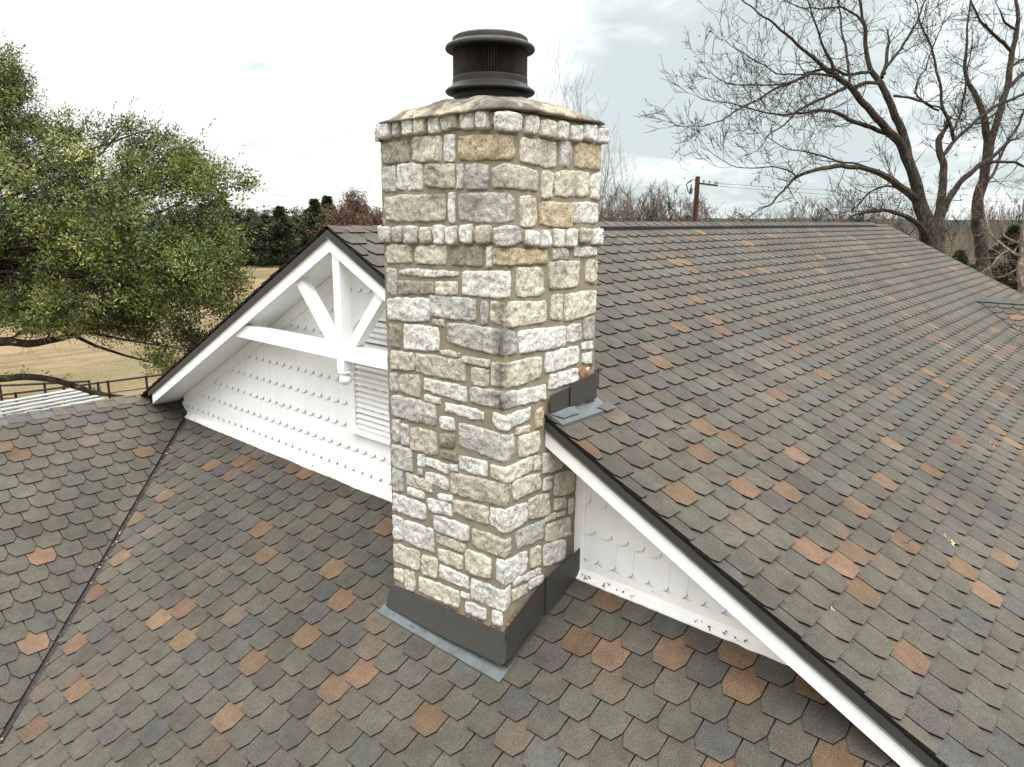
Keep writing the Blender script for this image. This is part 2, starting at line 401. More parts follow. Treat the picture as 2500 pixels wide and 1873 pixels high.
# valley: x = XV - y -> keep x >= XV + d/SL
vg=.066
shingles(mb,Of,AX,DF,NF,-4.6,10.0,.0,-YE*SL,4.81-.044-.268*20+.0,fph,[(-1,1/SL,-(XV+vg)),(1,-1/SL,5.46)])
mb.faces([(XV,0,-.014-b),(5.45,0,-.014-b),(5.45-YE,YE,YE*S-.014-b),(XV-YE,YE,YE*S-.014-b)],[(0,3,2,1)],1)
lean=mb.build('lean_to_roof',[M['shingle'],M['edge']],house)
# ---- wing roof on the left (ridge along y at XW)
mb=MB(); random.seed(34)
Ow=Vector((XW,0,ZW-.014)); 
wph=((-4.62-XW)*SL)%E_
# keep x <= XV - y  => XW + d/SL <= XV - a  => a + d/SL <= XV-XW
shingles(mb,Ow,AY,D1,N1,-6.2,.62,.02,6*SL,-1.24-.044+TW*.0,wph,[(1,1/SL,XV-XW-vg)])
mb.faces([(XW,-6.2,ZW-.014-b),(XW,.5,ZW-.014-b),(XV,0.02,-.014-b),(XV+5.6,-5.6,-5.6*S-.014-b),(XV+5.6,-6.2,-5.6*S-.014-b)],[(0,4,3,2,1)],1)
wing=mb.build('wing_roof',[M['shingle'],M['edge']],house)
mb=MB(); random.seed(5); caps(mb,lambda t:(Vector((XW,t,ZW+.012)),Vector((1,0,0))),-6.2+.08,-.40,.17,bright=1.3)  # caps tinted lighter, painting in the light their upward faces catch
mb.build('ridge_cap',[M['shingle']],wing)
# open valley between the two
mb=MB()
p0=Vector((XV-.06,.06,.012)); p1=Vector((XV+5.0,-5.0,-5.0*S+.012-.0))
sdv=Vector((1,1,0)).normalized()
pts=[]
for q in (p0,p1):
    for u,dz in ((-.09,.022),(-.04,.006),(0,-.004),(.04,.006),(.09,.022)): pts.append(q+sdv*u+Vector((0,0,dz-.022)))
mb.faces(pts,[(i,i+1,6+i,5+i) for i in range(4)])
mb.build('valley_flashing',M['black'],wing)
# ---- far cross roof on the right slope
zc_=H-S*XCR+.02; mb=MB(); random.seed(41)
DC=Vector((0,-1,-S))/SL; NC=Vector((0,-S,1))/SL; Oc=Vector((XCR,YCR,zc_-.014))
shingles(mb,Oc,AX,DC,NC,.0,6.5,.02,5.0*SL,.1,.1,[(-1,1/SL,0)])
DC2=Vector((0,1,-S))/SL
mb.faces([(XCR,YCR,zc_-.026),(XR+.2,YCR,zc_-.026),(XR+.2,YCR-6.4,zc_-.026-6.4*S),(XR+.2,YCR+6.4,zc_-.026-6.4*S)],[(0,2,1),(0,1,3)],1)
cross=mb.build('cross_roof',[M['shingle'],M['edge']],house)
mb=MB(); caps(mb,lambda t:(Vector((XCR+t,YCR,zc_+.03)),Vector((0,1,0))),-.02,6.2,.17,e=.30,th=.012); mb.build('ridge_cap',[M['shingle']],cross)
mb=MB(); mb.bar((XCR,YCR,zc_+.0),(XR,YCR-(XR-XCR),zc_-(XR-XCR)*S),.05,.012); mb.build('valley_flashing',M['black_metal'],cross)
# ---- gable wall with cut shingles
mb=MB(); random.seed(3)
top=lambda x:H-.16-S*abs(x)
mb.faces([(XV-.15,.03,-.3),(5.6,.03,-.3),(5.6,.03,top(5.6)),(0,.03,top(0)),(XV-.15,.03,top(4.6))],[(0,1,2,3,4)],0)
RH=.2515
def scal(mb,x0,x1,zb,k):
    th=.0095; zt=zb+RH+.06; n=14; w_=x1-x0; dep=.050*random.uniform(.9,1.1)
    xm=(x0+x1)/2; r=w_*.36; g=.0000 if random.random()<.86 else .0014; dep=.060*random.uniform(.9,1.1)
    P=[(x0+g,zt)]; r=w_/2-g
    for i in range(n+1):
        q=math.pi*(i/n); 
        P.append((xm-r*math.cos(q),zb+dep*(1-math.sin(q))))
    P+=[(x1-g,zt)]
    # tilt: bottom stands proud
    yf=lambda z:.014-.021*(1-(z-zb)/(RH+.06))-th
    F=[];B=[]
    for x,z in P:
        lim=top(x)-.0
        z=min(z,lim); F.append((x,yf(z),z)); B.append((x,yf(z)+th,z))
    n_=len(P)
    mb.faces(F+B,[tuple(range(n_))],0); b_=len(mb.v)-2*n_
    for i in range(n_): mb.f.append((b_+i,b_+n_+i,b_+n_+(i+1)%n_,b_+(i+1)%n_)); mb.mi.append(1); mb.t.append(None)
for k in range(-1,11):
    zb=.122+RH*k; x=-4.7+random.uniform(0,.15)
    while x<5.5:
        w_=random.choice([.150,.158,.165,.158])
        if zb+.1<top(x+ w_/2) and zb+.02<min(top(x),top(x+w_))+.0:
            inv=(-.31<x+w_*.3 and x<1.0 and .64<zb+.12 and zb<1.95)
            scal(mb,x,x+w_,zb,k)
        x+=w_
wall=mb.build('gable_wall',[M['siding'],M['seam']],house)
# frieze boards under the soffit, base trim, corner trim
for sx,xe in ((-1,4.45),(1,5.3)):
    mb=MB(); 
    z0=2.455
    pts=[(0,-.022,z0+.12),(sx*xe,-.022,z0+.12-S*xe),(sx*xe,-.022,z0-.015-S*xe),(0,-.022,z0-.015)]
    mb.faces(pts+[(x,.03,z) for x,y,z in pts],[(0,1,2,3),(3,2,6,7),(0,4,5,1)]); mb.build('frieze_board',M['white'],wall)
mb=MB()   # white apron board lapping onto the lean-to roof, wavy lower edge
random.seed(9); n=150; pts=[];
for (xa,xb) in ((XV+.03,CX0+.02),(CX1-.02,4.75)):
    rows=[]
    for i in range(n+1):
        x=xa+(xb-xa)*i/n; wv=.010*noise.noise(Vector((x*2.1,0,0)))+.006*noise.noise(Vector((x*9,3,0)))
        yo=-.085+wv
        rows.append([(x,-.016,.128),(x,-.020,.055),(x,-.045,.020),(x,yo,yo*S+.034),(x,yo+.001,yo*S+.022)])
    for i in range(n):
        for j in range(4): mb.poly([rows[i][j],rows[i][j+1],rows[i+1][j+1],rows[i+1][j]])
mb.build('base_trim',M['trim'],wall)
mb=MB(); mb.box(CX1+.0,CX1+.075,-.03,.0,.05,1.05); mb.box(CX1+.075,CX1+.10,-.020,.0,.05,1.02); mb.build('corner_trim',M['white'],wall)
# ---- soffits, rake boards
for sx,xe in ((-1,4.9),(1,XR)):
    mb=MB(); z0=2.580
    mb.faces([(0,-OV+.02,z0),(sx*xe,-OV+.02,z0-S*xe),(sx*xe,.02,z0-S*xe),(0,.02,z0)],[(0,1,2,3) if sx<0 else (3,2,1,0)]); mb.build('soffit',M['siding'],house)
for sx,xe in ((-1,4.62),(1,XR)):
    mb=MB(); zt=2.715; h=.150; yb=-OV+.004; nseg=60
    pts=[];
    mb.faces([(0,yb,zt),(sx*xe,yb,zt-S*xe),(sx*(xe+.0),yb,zt-h-S*xe),(0,yb,zt-h),(0,yb+.03,zt),(sx*xe,yb+.03,zt-S*xe),(sx*xe,yb+.03,zt-h-S*xe),(0,yb+.03,zt-h)],[(0,1,2,3),(3,2,6,7),(0,4,5,1),(1,5,6,2)])
    mb.build('rake_board',M['white'],house,recalc=True)
# ---- gable truss
GX=.055; TY=-.40
truss=None
mb=MB(); mb.box(-2.02,2.02,TY,TY+.10,1.505,1.660)
# ends cut to the rake
for i,vv in enumerate(mb.v):
    x,y,z=vv
    if abs(x)>1: mb.v[i]=(math.copysign((2.57-z)/S-.0,x),y,z)
truss=mb.build('gable_truss',M['white'],house)
mb=MB(); mb.box(GX-.052,GX+.058,TY-.012,TY+.105,1.395,2.56); mb.build('king_post',M['white'],truss)
mb=MB(); mb.bar((GX-.10,TY+.056,1.60),(GX-.80,TY+.056,2.35),.10,.112,up=(1,0,.9)); mb.build('strut',M['trim'],truss)
mb=MB(); mb.bar((GX+.10,TY+.056,1.60),(GX+.80,TY+.056,2.35),.10,.112,up=(1,0,-.9)); mb.build('strut',M['white'],truss)
mb=MB(); mb.lathe(GX+.003,TY+.045,[(.001,1.395),(.045,1.393),(.074,1.383),(.076,1.374),(.05,1.368),(.030,1.357),(.032,1.348),(.055,1.335),(.066,1.315),(.068,1.295),(.06,1.27),(.04,1.253),(.018,1.245),(.001,1.243)],24); mb.build('finial',M['white'],truss,smooth=True)
# ---- louvred vent
VX0,VX1,VZ0,VZ1=-.31,.98,.655,1.62; VC=(VX0+VX1)/2
vmb=MB(); fw=.075
def arch(x): return VZ1+.42*math.sqrt(max(0,1-((x-VC)/((VX1-VX0)/2))**2))
vmb.box(VX0,VX0+fw,-.050,-.002,VZ0,VZ1); vmb.box(VX1-fw,VX1,-.050,-.002,VZ0,VZ1)
nn=24
for i in range(nn):
    q0,q1=math.pi*i/nn,math.pi*(i+1)/nn; hw=(VX1-VX0)/2
    A_=lambda q,r:(VC-(hw-r)*math.cos(q),VZ1+(.42-r*.9)*math.sin(q))
    a,b2,c,d=A_(q0,0),A_(q1,0),A_(q1,fw),A_(q0,fw)
    vmb.faces([(x,-.050,z) for x,z in (a,b2,c,d)]+[(x,-.002,z) for x,z in (a,b2,c,d)],[(0,3,2,1),(2,3,7,6),(0,1,5,4)])
vent=vmb.build('louvre_vent',M['white'],house)
mb=MB(); mb.box(VX0-.035,VX1+.035,-.075,-.002,VZ0-.05,VZ0+.002); mb.build('sill',M['white'],vent)
mb=MB(); z=VZ0+.012
while z<VZ1+.33:
    hw=(VX1-VX0)/2-fw
    if z>VZ1: hw=hw*math.sqrt(max(0,1-((z-VZ1)/.37)**2))
    if hw>.04:
        pts=[(VC-hw,-.040,z),(VC+hw,-.040,z),(VC+hw,-.004,z+.032),(VC-hw,-.004,z+.032),(VC-hw,-.040,z+.009),(VC+hw,-.040,z+.009),(VC+hw,-.004,z+.041),(VC-hw,-.004,z+.041)]
        mb.faces(pts,[(0,3,2,1),(4,5,6,7),(0,1,5,4)])
    z+=.0605
mb.build('louvre_slats',M['trim'],vent)
mb=MB(); mb.faces([(VX0+.05,-.003,VZ0),(VX1-.05,-.003,VZ0),(VX1-.05,-.003,VZ1),(VC,-.003,VZ1+.36),(VX0+.05,-.003,VZ1)],[(0,1,2,3,4)]); mb.build('backing',M['edge'],vent)
# ---- outer walls down to the ground
mb=MB()
mb.box(-7.0,8.9,.25,RL-.3,GZ,-2.1); mb.box(-7.0,-.2,-6.0,.25,GZ,-2.7); mb.box(-.2,8.3,-4.2,.25,GZ,-2.2)
mb.faces([(-7.0,RL-.3,-2.1),(8.9,RL-.3,-2.1),(0,RL-.3,H-.3)],[(0,1,2)])
mb.build('wall',M['wallpaint'],house)
STONES = """F c w -259,715 -232,715 -226,695 -259,693
F c g -221,716 -206,716 -207,695 -225,695
F c w -197,720 -176,719 -179,697 -203,695
F c y -173,719 -154,718 -149,696 -173,695
F c w -145,717 -123,717 -120,695 -147,695
F c y -117,717 -88,716 -86,699 -119,696
F c w -80,716 -53,715 -56,695 -82,697
F c w -50,714 -27,713 -26,692 -49,693
W c w -18,712 0,710 22,709 14,688 0,688 -17,691
S c w 31,709 57,712 57,690 30,689
S c y 64,707 94,707 93,687 61,688
S c w 98,708 123,709 122,686 95,686
S c w 127,706 153,709 157,688 129,688
S c w 160,710 191,712 190,690 159,690
S c w 194,709 224,709 220,690 191,688
F r d -251,687 -191,687 -194,658 -252,658
F r y -182,692 -124,689 -124,656 -185,658
F r w -115,690 -99,689 -94,654 -116,655
W r o -87,687 0,683 12,683 8,655 0,653 -89,656
S r y 30,681 102,682 101,647 23,651
S r g 112,684 137,685 136,653 110,650
S r o 150,684 210,687 208,650 144,652
F r g -253,653 -225,652 -227,616 -256,618
F r w -217,656 -166,654 -161,617 -224,619
F r t -159,651 -100,651 -95,619 -157,623
F r w -90,650 -80,650 -82,617 -92,619
F r g -74,649 -30,648 -35,616 -75,617
W r t -23,643 0,647 61,641 60,615 0,618 -21,616
S r y 73,640 94,641 95,606 71,605
S r y 102,643 180,646 183,611 101,608
S r w 187,639 208,647 209,607 188,609
F r t -249,610 -115,610 -120,574 -255,573
F r w -108,611 -98,612 -98,572 -109,572
W r g -88,611 0,610 14,603 15,575 0,572 -83,574
S r y 28,607 59,606 58,567 24,568
S r o 69,600 142,601 141,565 68,569
S r w 143,601 207,601 206,572 145,572
F c g -264,563 -237,563 -239,541 -264,540
F c g -233,563 -207,564 -211,543 -234,542
F c g -202,565 -177,564 -173,541 -202,540
F c t -167,563 -143,564 -145,543 -167,542
F c w -138,567 -117,567 -116,542 -139,541
F c w -113,565 -90,566 -90,543 -109,541
F c w -81,568 -61,568 -59,545 -83,544
F c t -51,566 -24,567 -25,546 -52,545
W c g -17,564 0,567 21,566 21,545 0,542 -16,545
S c w 35,561 60,560 60,542 31,543
S c w 68,560 89,560 87,540 64,539
S c w 96,562 120,563 119,539 97,540
S c w 126,562 151,562 152,538 123,539
S c t 159,563 185,563 184,544 160,544
S c w 190,562 216,563 216,540 191,540
F r t -251,535 -196,537 -192,512 -253,507
F r y -181,536 -126,538 -108,512 -181,511
F r d -104,535 -42,540 -46,513 -105,512
F r w -35,539 -27,540 -24,514 -35,512
W r o -21,537 0,538 84,534 86,517 0,516 -21,516
S r g 98,535 134,534 133,520 100,521
S r w 152,535 206,535 207,523 151,523
F r g -252,499 -232,498 -230,460 -252,460
F r w -230,497 -176,504 -176,493 -213,493
F r w -175,502 -92,502 -92,498 -175,490
F r d -223,482 -145,484 -144,468 -226,460
F r y -138,485 -95,487 -95,470 -140,467
W r w -82,504 0,508 7,508 12,471 0,471 -89,472
S r y 21,511 79,510 77,470 21,472
S r y 92,517 159,516 166,478 92,477
S r y 183,516 208,515 209,479 181,483
F r w -251,452 -155,460 -152,425 -253,418
F r g -150,465 -67,466 -48,435 -151,433
F r g -45,464 -35,464 -32,434 -45,432
W* r y -27,466 0,467 85,461 91,431 0,432 -27,439
S r y 97,468 124,468 124,429 98,435
S r y 131,467 207,469 212,433 129,426
F r t -149,428 -123,431 -124,421 -141,422
F r d -249,411 -223,411 -225,377 -251,376
F r w -215,415 -139,418 -131,382 -215,375
W* r g -114,428 0,427 20,423 18,394 0,391 -116,398
S r w 26,424 127,419 133,389 26,392
S r w 137,418 171,420 175,393 139,395
S r g 179,426 205,429 210,392 180,394
S r w 175,388 203,388 204,376 180,378
F r t -250,368 -193,372 -192,343 -249,338
F r t -185,372 -89,375 -68,342 -189,342
F r t -131,384 -92,385 -91,378 -129,377
F r t -87,381 -32,381 -31,372 -85,372
F r t -71,367 -31,368 -32,344 -60,341
W* r y -26,381 0,382 76,381 70,349 0,346 -24,347
S r w 83,384 163,385 168,358 91,354
S r w 182,370 204,371 204,353 177,356
S r w 96,349 167,350 167,330 97,327
S b w 172,341 195,347 198,329 174,330
F r g -252,329 -234,332 -236,303 -252,300
F r t -230,331 -182,338 -179,301 -232,305
F r w -169,334 -77,336 -77,311 -170,316
W* r g -67,337 0,341 20,339 19,318 0,315 -67,315
S r w 23,338 86,336 88,315 22,316
F r w -168,308 -133,308 -134,300 -168,299
F r g -251,295 -142,296 -149,262 -249,260
F r w -119,304 -51,304 -32,291 -122,290
W r w -22,307 0,306 52,309 54,291 0,284 -23,288
F r w -133,280 -105,283 -102,262 -134,262
F r g -250,252 -232,255 -233,218 -252,216
F r g -228,250 -209,250 -211,215 -229,215
F r t -205,249 -143,253 -143,214 -206,209
F r d -136,251 -106,256 -105,236 -135,231
W r g -93,279 0,277 17,276 15,245 0,237 -99,241
S r y 22,283 53,281 51,272 23,274
S r y 30,269 73,267 74,237 26,237
S r o 69,300 82,303 81,275 65,272
F r d -134,226 -99,227 -99,214 -134,214
F r g -254,208 -208,211 -199,173 -256,170
F r w -188,206 -174,209 -174,188 -190,185
F r w -171,205 -119,205 -118,189 -171,194
F r w -112,207 -98,209 -98,200 -112,197
F r w -95,225 -35,229 -36,205 -94,205
W r y -26,228 0,228 57,232 55,208 0,206 -27,209
S r y 63,231 77,227 78,206 65,207
S r y 86,229 128,222 142,193 84,197
F r g -254,167 -228,166 -229,131 -255,127
F r t -218,167 -156,166 -156,148 -217,146
F r g -189,181 -179,182 -181,173 -191,171
F r w -174,181 -117,183 -122,161 -166,167
F r w -215,143 -176,144 -177,132 -217,131
F r w -145,150 -110,156 -111,146 -136,143
W r t -113,194 0,204 8,205 9,175 0,168 -114,160
S r y 18,205 78,200 78,175 13,173
S r w 86,189 109,186 108,167 88,170
S r y 118,187 167,181 166,145 113,150
F r w -254,122 -173,124 -173,97 -257,89
F r w -169,135 -110,143 -114,121 -164,117
F r t -104,150 -35,160 -31,129 -107,130
W r w -28,160 0,164 47,162 44,130 0,127 -27,134
S r y 52,165 102,161 103,125 53,132
S r y 115,145 144,141 144,125 116,127
S r y 93,124 119,122 119,114 95,116
S r y 121,121 145,117 145,112 123,115
S r y 154,133 167,131 165,108 155,110
F r w -256,82 -232,79 -232,42 -259,38
F r w -224,80 -157,86 -154,44 -231,43
F r w -152,112 -75,116 -75,90 -153,84
F r t -150,79 -84,83 -85,68 -145,65
W r t -65,116 0,116 11,117 11,97 0,88 -69,87
S r g 25,122 89,120 90,89 27,92
S r y 99,109 159,102 156,71 92,80
F r y -258,27 -194,35 -190,-1 -260,-4
F r y -184,32 -149,36 -146,2 -185,-2
F r y -144,56 -87,61 -89,38 -145,36
F r y -80,76 -29,79 -27,44 -81,37
W r w -15,82 0,83 49,82 47,50 0,43 -21,47
S r y 60,81 82,78 80,47 58,50
S r w 93,77 145,68 147,32 89,40
F r y -260,-19 -233,-16 -236,-37 -258,-39
F r y -229,-12 -204,-6 -208,-44 -230,-46
F r w -141,29 -75,30 -77,9 -143,5
S r w 20,45 83,40 82,31 20,36
S r w 55,30 88,26 88,12 55,14
S r y 17,28 51,25 50,11 17,10
F r y -193,-11 -95,-3 -101,-33 -191,-39
W r w -69,30 0,34 12,42 9,6 0,0 -71,-5
F r w -92,-3 -75,-1 -76,-8 -91,-10
F r w -85,-14 -37,-10 -40,-29 -78,-33
W r w -23,-7 0,-4 -4,4 -5,-17 0,-26 -23,-29"""
# ================================================================== CHIMNEY (a part of the house)
PAL={'w':s2l((228,228,221)),'y':s2l((220,215,198)),'o':s2l((202,188,160)),'t':s2l((202,196,181)),'g':s2l((198,197,190)),'d':s2l((164,160,146))}
def fbm(p,o=4): return noise.fractal(p,1.0,2.0,o)
def wrap(u,z,h):      # u<0 front face, u>0 right face, rounded arris at the corner
    r=.022
    if u<-r: return (CX1+u,CY0-h,z)
    if u>r: return (CX1+h,CY0+u,z)
    q=(u+r)/(2*r)*math.pi/2; cx_,cy_=CX1-r,CY0+r
    return (cx_+(r+h)*math.sin(q),cy_-(r+h)*math.cos(q),z)
def stone(mb,quad,proj,col,mapf,seed,stain=False,rough=1.0,corner=None):
    """quad: list of column edges [(u,ztop,zbottom),...]; builds a pitched, rounded rock face"""
    gx=.003 if proj>.034 else .011
    quad=[(q[0]-(gx if i==0 else 0)+(gx if i==len(quad)-1 else 0),q[1]+.010,q[2]-.010) for i,q in enumerate(quad)]
    us=[q[0] for q in quad]; W_=us[-1]-us[0]; Hh=max(.02,sum(q[1]-q[2] for q in quad)/len(quad))
    nx=max(6,min(44,int(W_/.0115)+2)); nz_=max(6,min(26,int(Hh/.0115)+2))
    b=len(mb.v); sv=Vector((seed*3.17,seed*1.7,seed*.77)); c=jit(col,.07)
    asp=min(.5,.030/W_),min(.5,.030/Hh)
    kx=.20*min(1,Hh/W_)*.5; kz=.20*.5*min(1,W_/Hh)
    def edge(u_):
        for i in range(len(quad)-1):
            if u_<=quad[i+1][0]+1e-9 or i==len(quad)-2:
                t=(u_-quad[i][0])/max(1e-6,quad[i+1][0]-quad[i][0]); t=min(1,max(0,t))
                return quad[i][1]+(quad[i+1][1]-quad[i][1])*t, quad[i][2]+(quad[i+1][2]-quad[i][2])*t
    lean=(noise.noise(sv)*.5,noise.noise(sv+Vector((5,5,5)))*.6)
    def gp(i,n,ext):
        if i==0: return -1.
        if i==n: return 1.
        dl=min(.25,.010/ext); return -1+dl+(2-2*dl)*(i-1)/(n-2)
    for j in range(nz_+1):
        for i in range(nx+1):
            a=gp(i,nx,W_); v=gp(j,nz_,Hh)
            # outline: corners pulled in, ragged
            a2=a*(1-kx*abs(v)**3.0); v2=v*(1-kz*abs(a)**3.0)
            u_=us[0]+W_*(a2+1)/2; zt,zb=edge(u_); zz=zb+(zt-zb)*(v2+1)/2
            p=Vector((u_*9,zz*9,seed)); e=max(abs(a),abs(v))
            rg=.0085*rough*(1 if e>.6 else .4)
            u_+=rg*fbm(p*1.5+sv); zz+=rg*fbm(p*1.5+sv+Vector((9,1,4)))
            da=(1-abs(a))*W_/2; dv=(1-abs(v))*Hh/2; dd=min(da,dv)
            s_=min(1,(dd+.004)/.012); s_=s_*s_*(3-2*s_)
            rock=.006*fbm(Vector((u_*9,zz*9,seed))+sv)+.010*fbm(Vector((u_*24,zz*24,seed))+sv,4)
            rock+=.007*(lean[0]*a+lean[1]*v)
            ridged=abs(noise.noise(Vector((u_*10,zz*10,seed+3))+sv)); rock-=.010*ridged
            h=-.014+s_*(proj+.010+rock*rough)
            if e>.999: h=-.02
            mb.v.append(mapf(u_,zz,h))
            if stain: mb.st.append(max(0,1-abs((u_+.035)/.085))**.6 *.8 if abs(u_+.035)<.085 else 0.0)
            else:
                mb.st.append(corner(u_,zz) if corner else 0.0)
    for j in range(nz_):
        for i in range(nx):
            k=b+j*(nx+1)+i; mb.f.append((k,k+1,k+nx+2,k+nx+1)); mb.mi.append(0); mb.t.append(c)
cm=MB(); random.seed(77)
def drip(u,z): # dark run-off stains under the bands
    q=0.0
    if 2.86<z<3.44: q=max(0,noise.noise(Vector((u*4,z*1.5,8)))-.15)*1.2
    q+=max(0,noise.noise(Vector((u*2.2,z*2.2,18)))-.28)*1.1
    return min(.7,q)
for i,ln in enumerate(STONES.split('\n')):
    a=ln.split(); P=[tuple(int(x)/200 for x in q.split(',')) for q in a[3:]]
    if a[0][0]=='W': quad=[(P[0][0],P[0][1],P[5][1]),(0,P[1][1],P[4][1]),(P[2][0],P[2][1],P[3][1])]
    else:
        uL=(P[0][0]+P[3][0])/2; uR=(P[1][0]+P[2][0])/2
        quad=[(min(uL,P[0][0]*.5+P[3][0]*.5),P[0][1],P[3][1]),(uR,P[1][1],P[2][1])]
    if a[0]=='F': 
        quad=[(max(-1.325,q[0]),q[1],q[2]) for q in quad]
    pr_={'c':.050,'r':.0215,'b':.014}[a[1]]
    if a[1]=='b': quad=[(q[0],q[1],q[2]) for q in quad]
    if quad[-1][0]-quad[0][0]<.02: continue
    stone(cm,quad,pr_*random.uniform(.85,1.2),PAL[a[2]],wrap,i+1,a[0].endswith('*'),1.0,drip)
# the two faces turned away from the lane of sight
def back_faces():
    LX=CX1-CX0; LY=CY1-CY0
    def mleft(u,z,h): return (CX0-h,CY0-u,z)       # u from -LY..0 -> y
    def mback(u,z,h): return (CX0+u,CY1+h,z)
    for fn,wd,z_low,sg in ((mleft,LY,-.55,-1),(mback,LX,1.0,1)):
        z=3.44; k=0
        while z>z_low:
            band=False
            h=random.uniform(.11,.2)
            if abs(z-2.83)<.08 and k: pass
            x=0.012
            while x<wd-.03:
                w_=min(random.choice([.1,.16,.24,.32]),wd-x-.0)
                if wd-x-w_<.06: w_=wd-x
                u0,u1=(x,x+w_-.02)
                if sg<0: u0,u1=-x-w_+.02,-x
                stone(cm,[(u0,z-.01,z-h+.012),(u1,z-.01,z-h+.012)],.02,PAL[random.choice('wwyytg')],fn,random.random()*99+200)
                x+=w_
            z-=h; k+=1
        for zt,zb in ((3.56,3.455),(2.825,2.725)):
            x=-.03
            while x<wd:
                w_=random.uniform(.075,.12)
                u0,u1=(x,x+w_-.02) if sg>0 else (-x-w_+.02,-x)
                stone(cm,[(u0,zt,zb),(u1,zt,zb)],.052,PAL[random.choice('wwyg')],fn,random.random()*99+300)
                x+=w_
back_faces()
nst=len(cm.v)
# mortar core with slightly uneven joints
def core(x0,x1,y0,y1,z0,z1,amp=.006):
    b=len(cm.v); per=[]
    nxx,nyy=52,42
    for i in range(nxx): per.append((x0+(x1-x0)*i/nxx,y0,0,-1))
    for i in range(nyy): per.append((x1,y0+(y1-y0)*i/nyy,1,0))
    for i in range(nxx): per.append((x1-(x1-x0)*i/nxx,y1,0,1))
    for i in range(nyy): per.append((x0,y1-(y1-y0)*i/nyy,-1,0))
    nz_=int((z1-z0)/.025); n=len(per)
    for j in range(nz_+1):
        z=z0+(z1-z0)*j/nz_
        for x,y,a,c in per:
            d=amp*fbm(Vector((x*14,y*14,z*14)),3); cm.v.append((x+a*d,y+c*d,z))
    for j in range(nz_):
        for i in range(n):
            i2=(i+1)%n; cm.f.append((b+j*n+i,b+j*n+i2,b+(j+1)*n+i2,b+(j+1)*n+i)); cm.mi.append(1); cm.t.append(None)
    cm.f.append(tuple(b+nz_*n+i for i in range(n))); cm.mi.append(1); cm.t.append(None)
core(CX0-.001,CX1+.001,CY0-.001,CY1+.001,-1.4,3.53)
core(CX0-.020,CX1+.020,CY0-.020,CY1+.020,3.485,3.56,.004)
core(CX0-.020,CX1+.020,CY0-.020,CY1+.020,2.735,2.815,.004)
chim=cm.build('chimney',[M['stone'],M['mortar']],house,smooth=True)
tag(chim,'square cream limestone chimney with grey mortar and a projecting stone band at mid height')
# cement crown sloping up from the stone rim to the round flue cap
mb=MB(); CXm,CYm=(CX0+CX1)/2,(CY0+CY1)/2; n=112; m=22
hx,hy=(CX1-CX0)/2+.05,(CY1-CY0)/2+.05
for j in range(m+1):
    t=j/m
    for i in range(n):
        q=2*math.pi*i/n; cx_,sx_=math.cos(q),math.sin(q)
        k=1/max(abs(cx_)/hx,abs(sx_)/hy); k=1/((abs(cx_)/hx)**9+(abs(sx_)/hy)**9)**(1/9)+.008
        r=k+(.30-k)*t
        z=3.572+.150*(1-(1-t)**2.1)+.017*fbm(Vector((cx_*r*5,sx_*r*5,0)),5)*(1 if t<.95 else .3)
        nb=.02*fbm(Vector((cx_*3,sx_*3,7)),4)
        # a slab has cracked and lifted over the right face
        ang=math.degrees(math.atan2(sx_,cx_)); 
        if -52<ang<20 and t<.45: z+=.022*math.exp(-((t-.12)/.16)**2)
        cr_=abs(fbm(Vector((cx_*r*2.3+1,sx_*r*2.3+4,2)),4)); 
        if cr_<.04: z-=.020
        if j==0: z=3.574+nb*.5; r=k+.008+nb*.7
        if j==1: z=3.592+nb*.3; r=k+.000+nb*.8
        mb.v.append((CXm+cx_*r,CYm+sx_*r,z))
for j in range(m):
    for i in range(n):
        i2=(i+1)%n; mb.f.append((j*n+i,j*n+i2,(j+1)*n+i2,(j+1)*n+i)); mb.mi.append(0); mb.t.append(None)
b=len(mb.v); mb.v+=[(CXm+.0,CYm,3.555)]
for i in range(n): mb.f.append((i,(i+1)%n,b)[::-1]); mb.mi.append(0); mb.t.append(None)
mb.build('cement_crown',M['crown'],chim,smooth=True)
mb=MB(); n=112; prof=[(.335,3.690),(.325,3.722),(.300,3.737),(.272,3.752),(.268,3.790),(.300,3.790),(.326,3.791),(.334,3.799),(.334,3.808),(.322,3.820),(.300,3.834),(.284,3.848),(.279,3.854),(.279,3.894),(.276,3.898),(.276,3.901)]
mb.lathe(CXm,CYm,prof,n)
# ribbed band
nr=84; b=len(mb.v)
for z in (3.901,4.085):
    for k in range(nr*2):
        q=2*math.pi*k/(nr*2); r=.276 if k%2 else .252
        mb.v.append((CXm+r*math.cos(q),CYm+r*math.sin(q),z))
for k in range(nr*2): k2=(k+1)%(nr*2); mb.f.append((b+k,b+k2,b+nr*2+k2,b+nr*2+k)); mb.mi.append(1); mb.t.append(None)
mb.lathe(CXm,CYm,[(.25,4.083),(.300,4.083),(.326,4.088),(.331,4.098),(.329,4.112),(.320,4.122),(.292,4.136),(.281,4.142),(.280,4.160),(.277,4.172),(.262,4.182),(.2,4.192),(.1,4.198),(.001,4.2)],n)
capo=mb.build('chimney_cap',[M['black_metal'],M['ribs']],chim,smooth=True)
md=capo.modifiers.new('edge','EDGE_SPLIT'); md.split_angle=R(28)
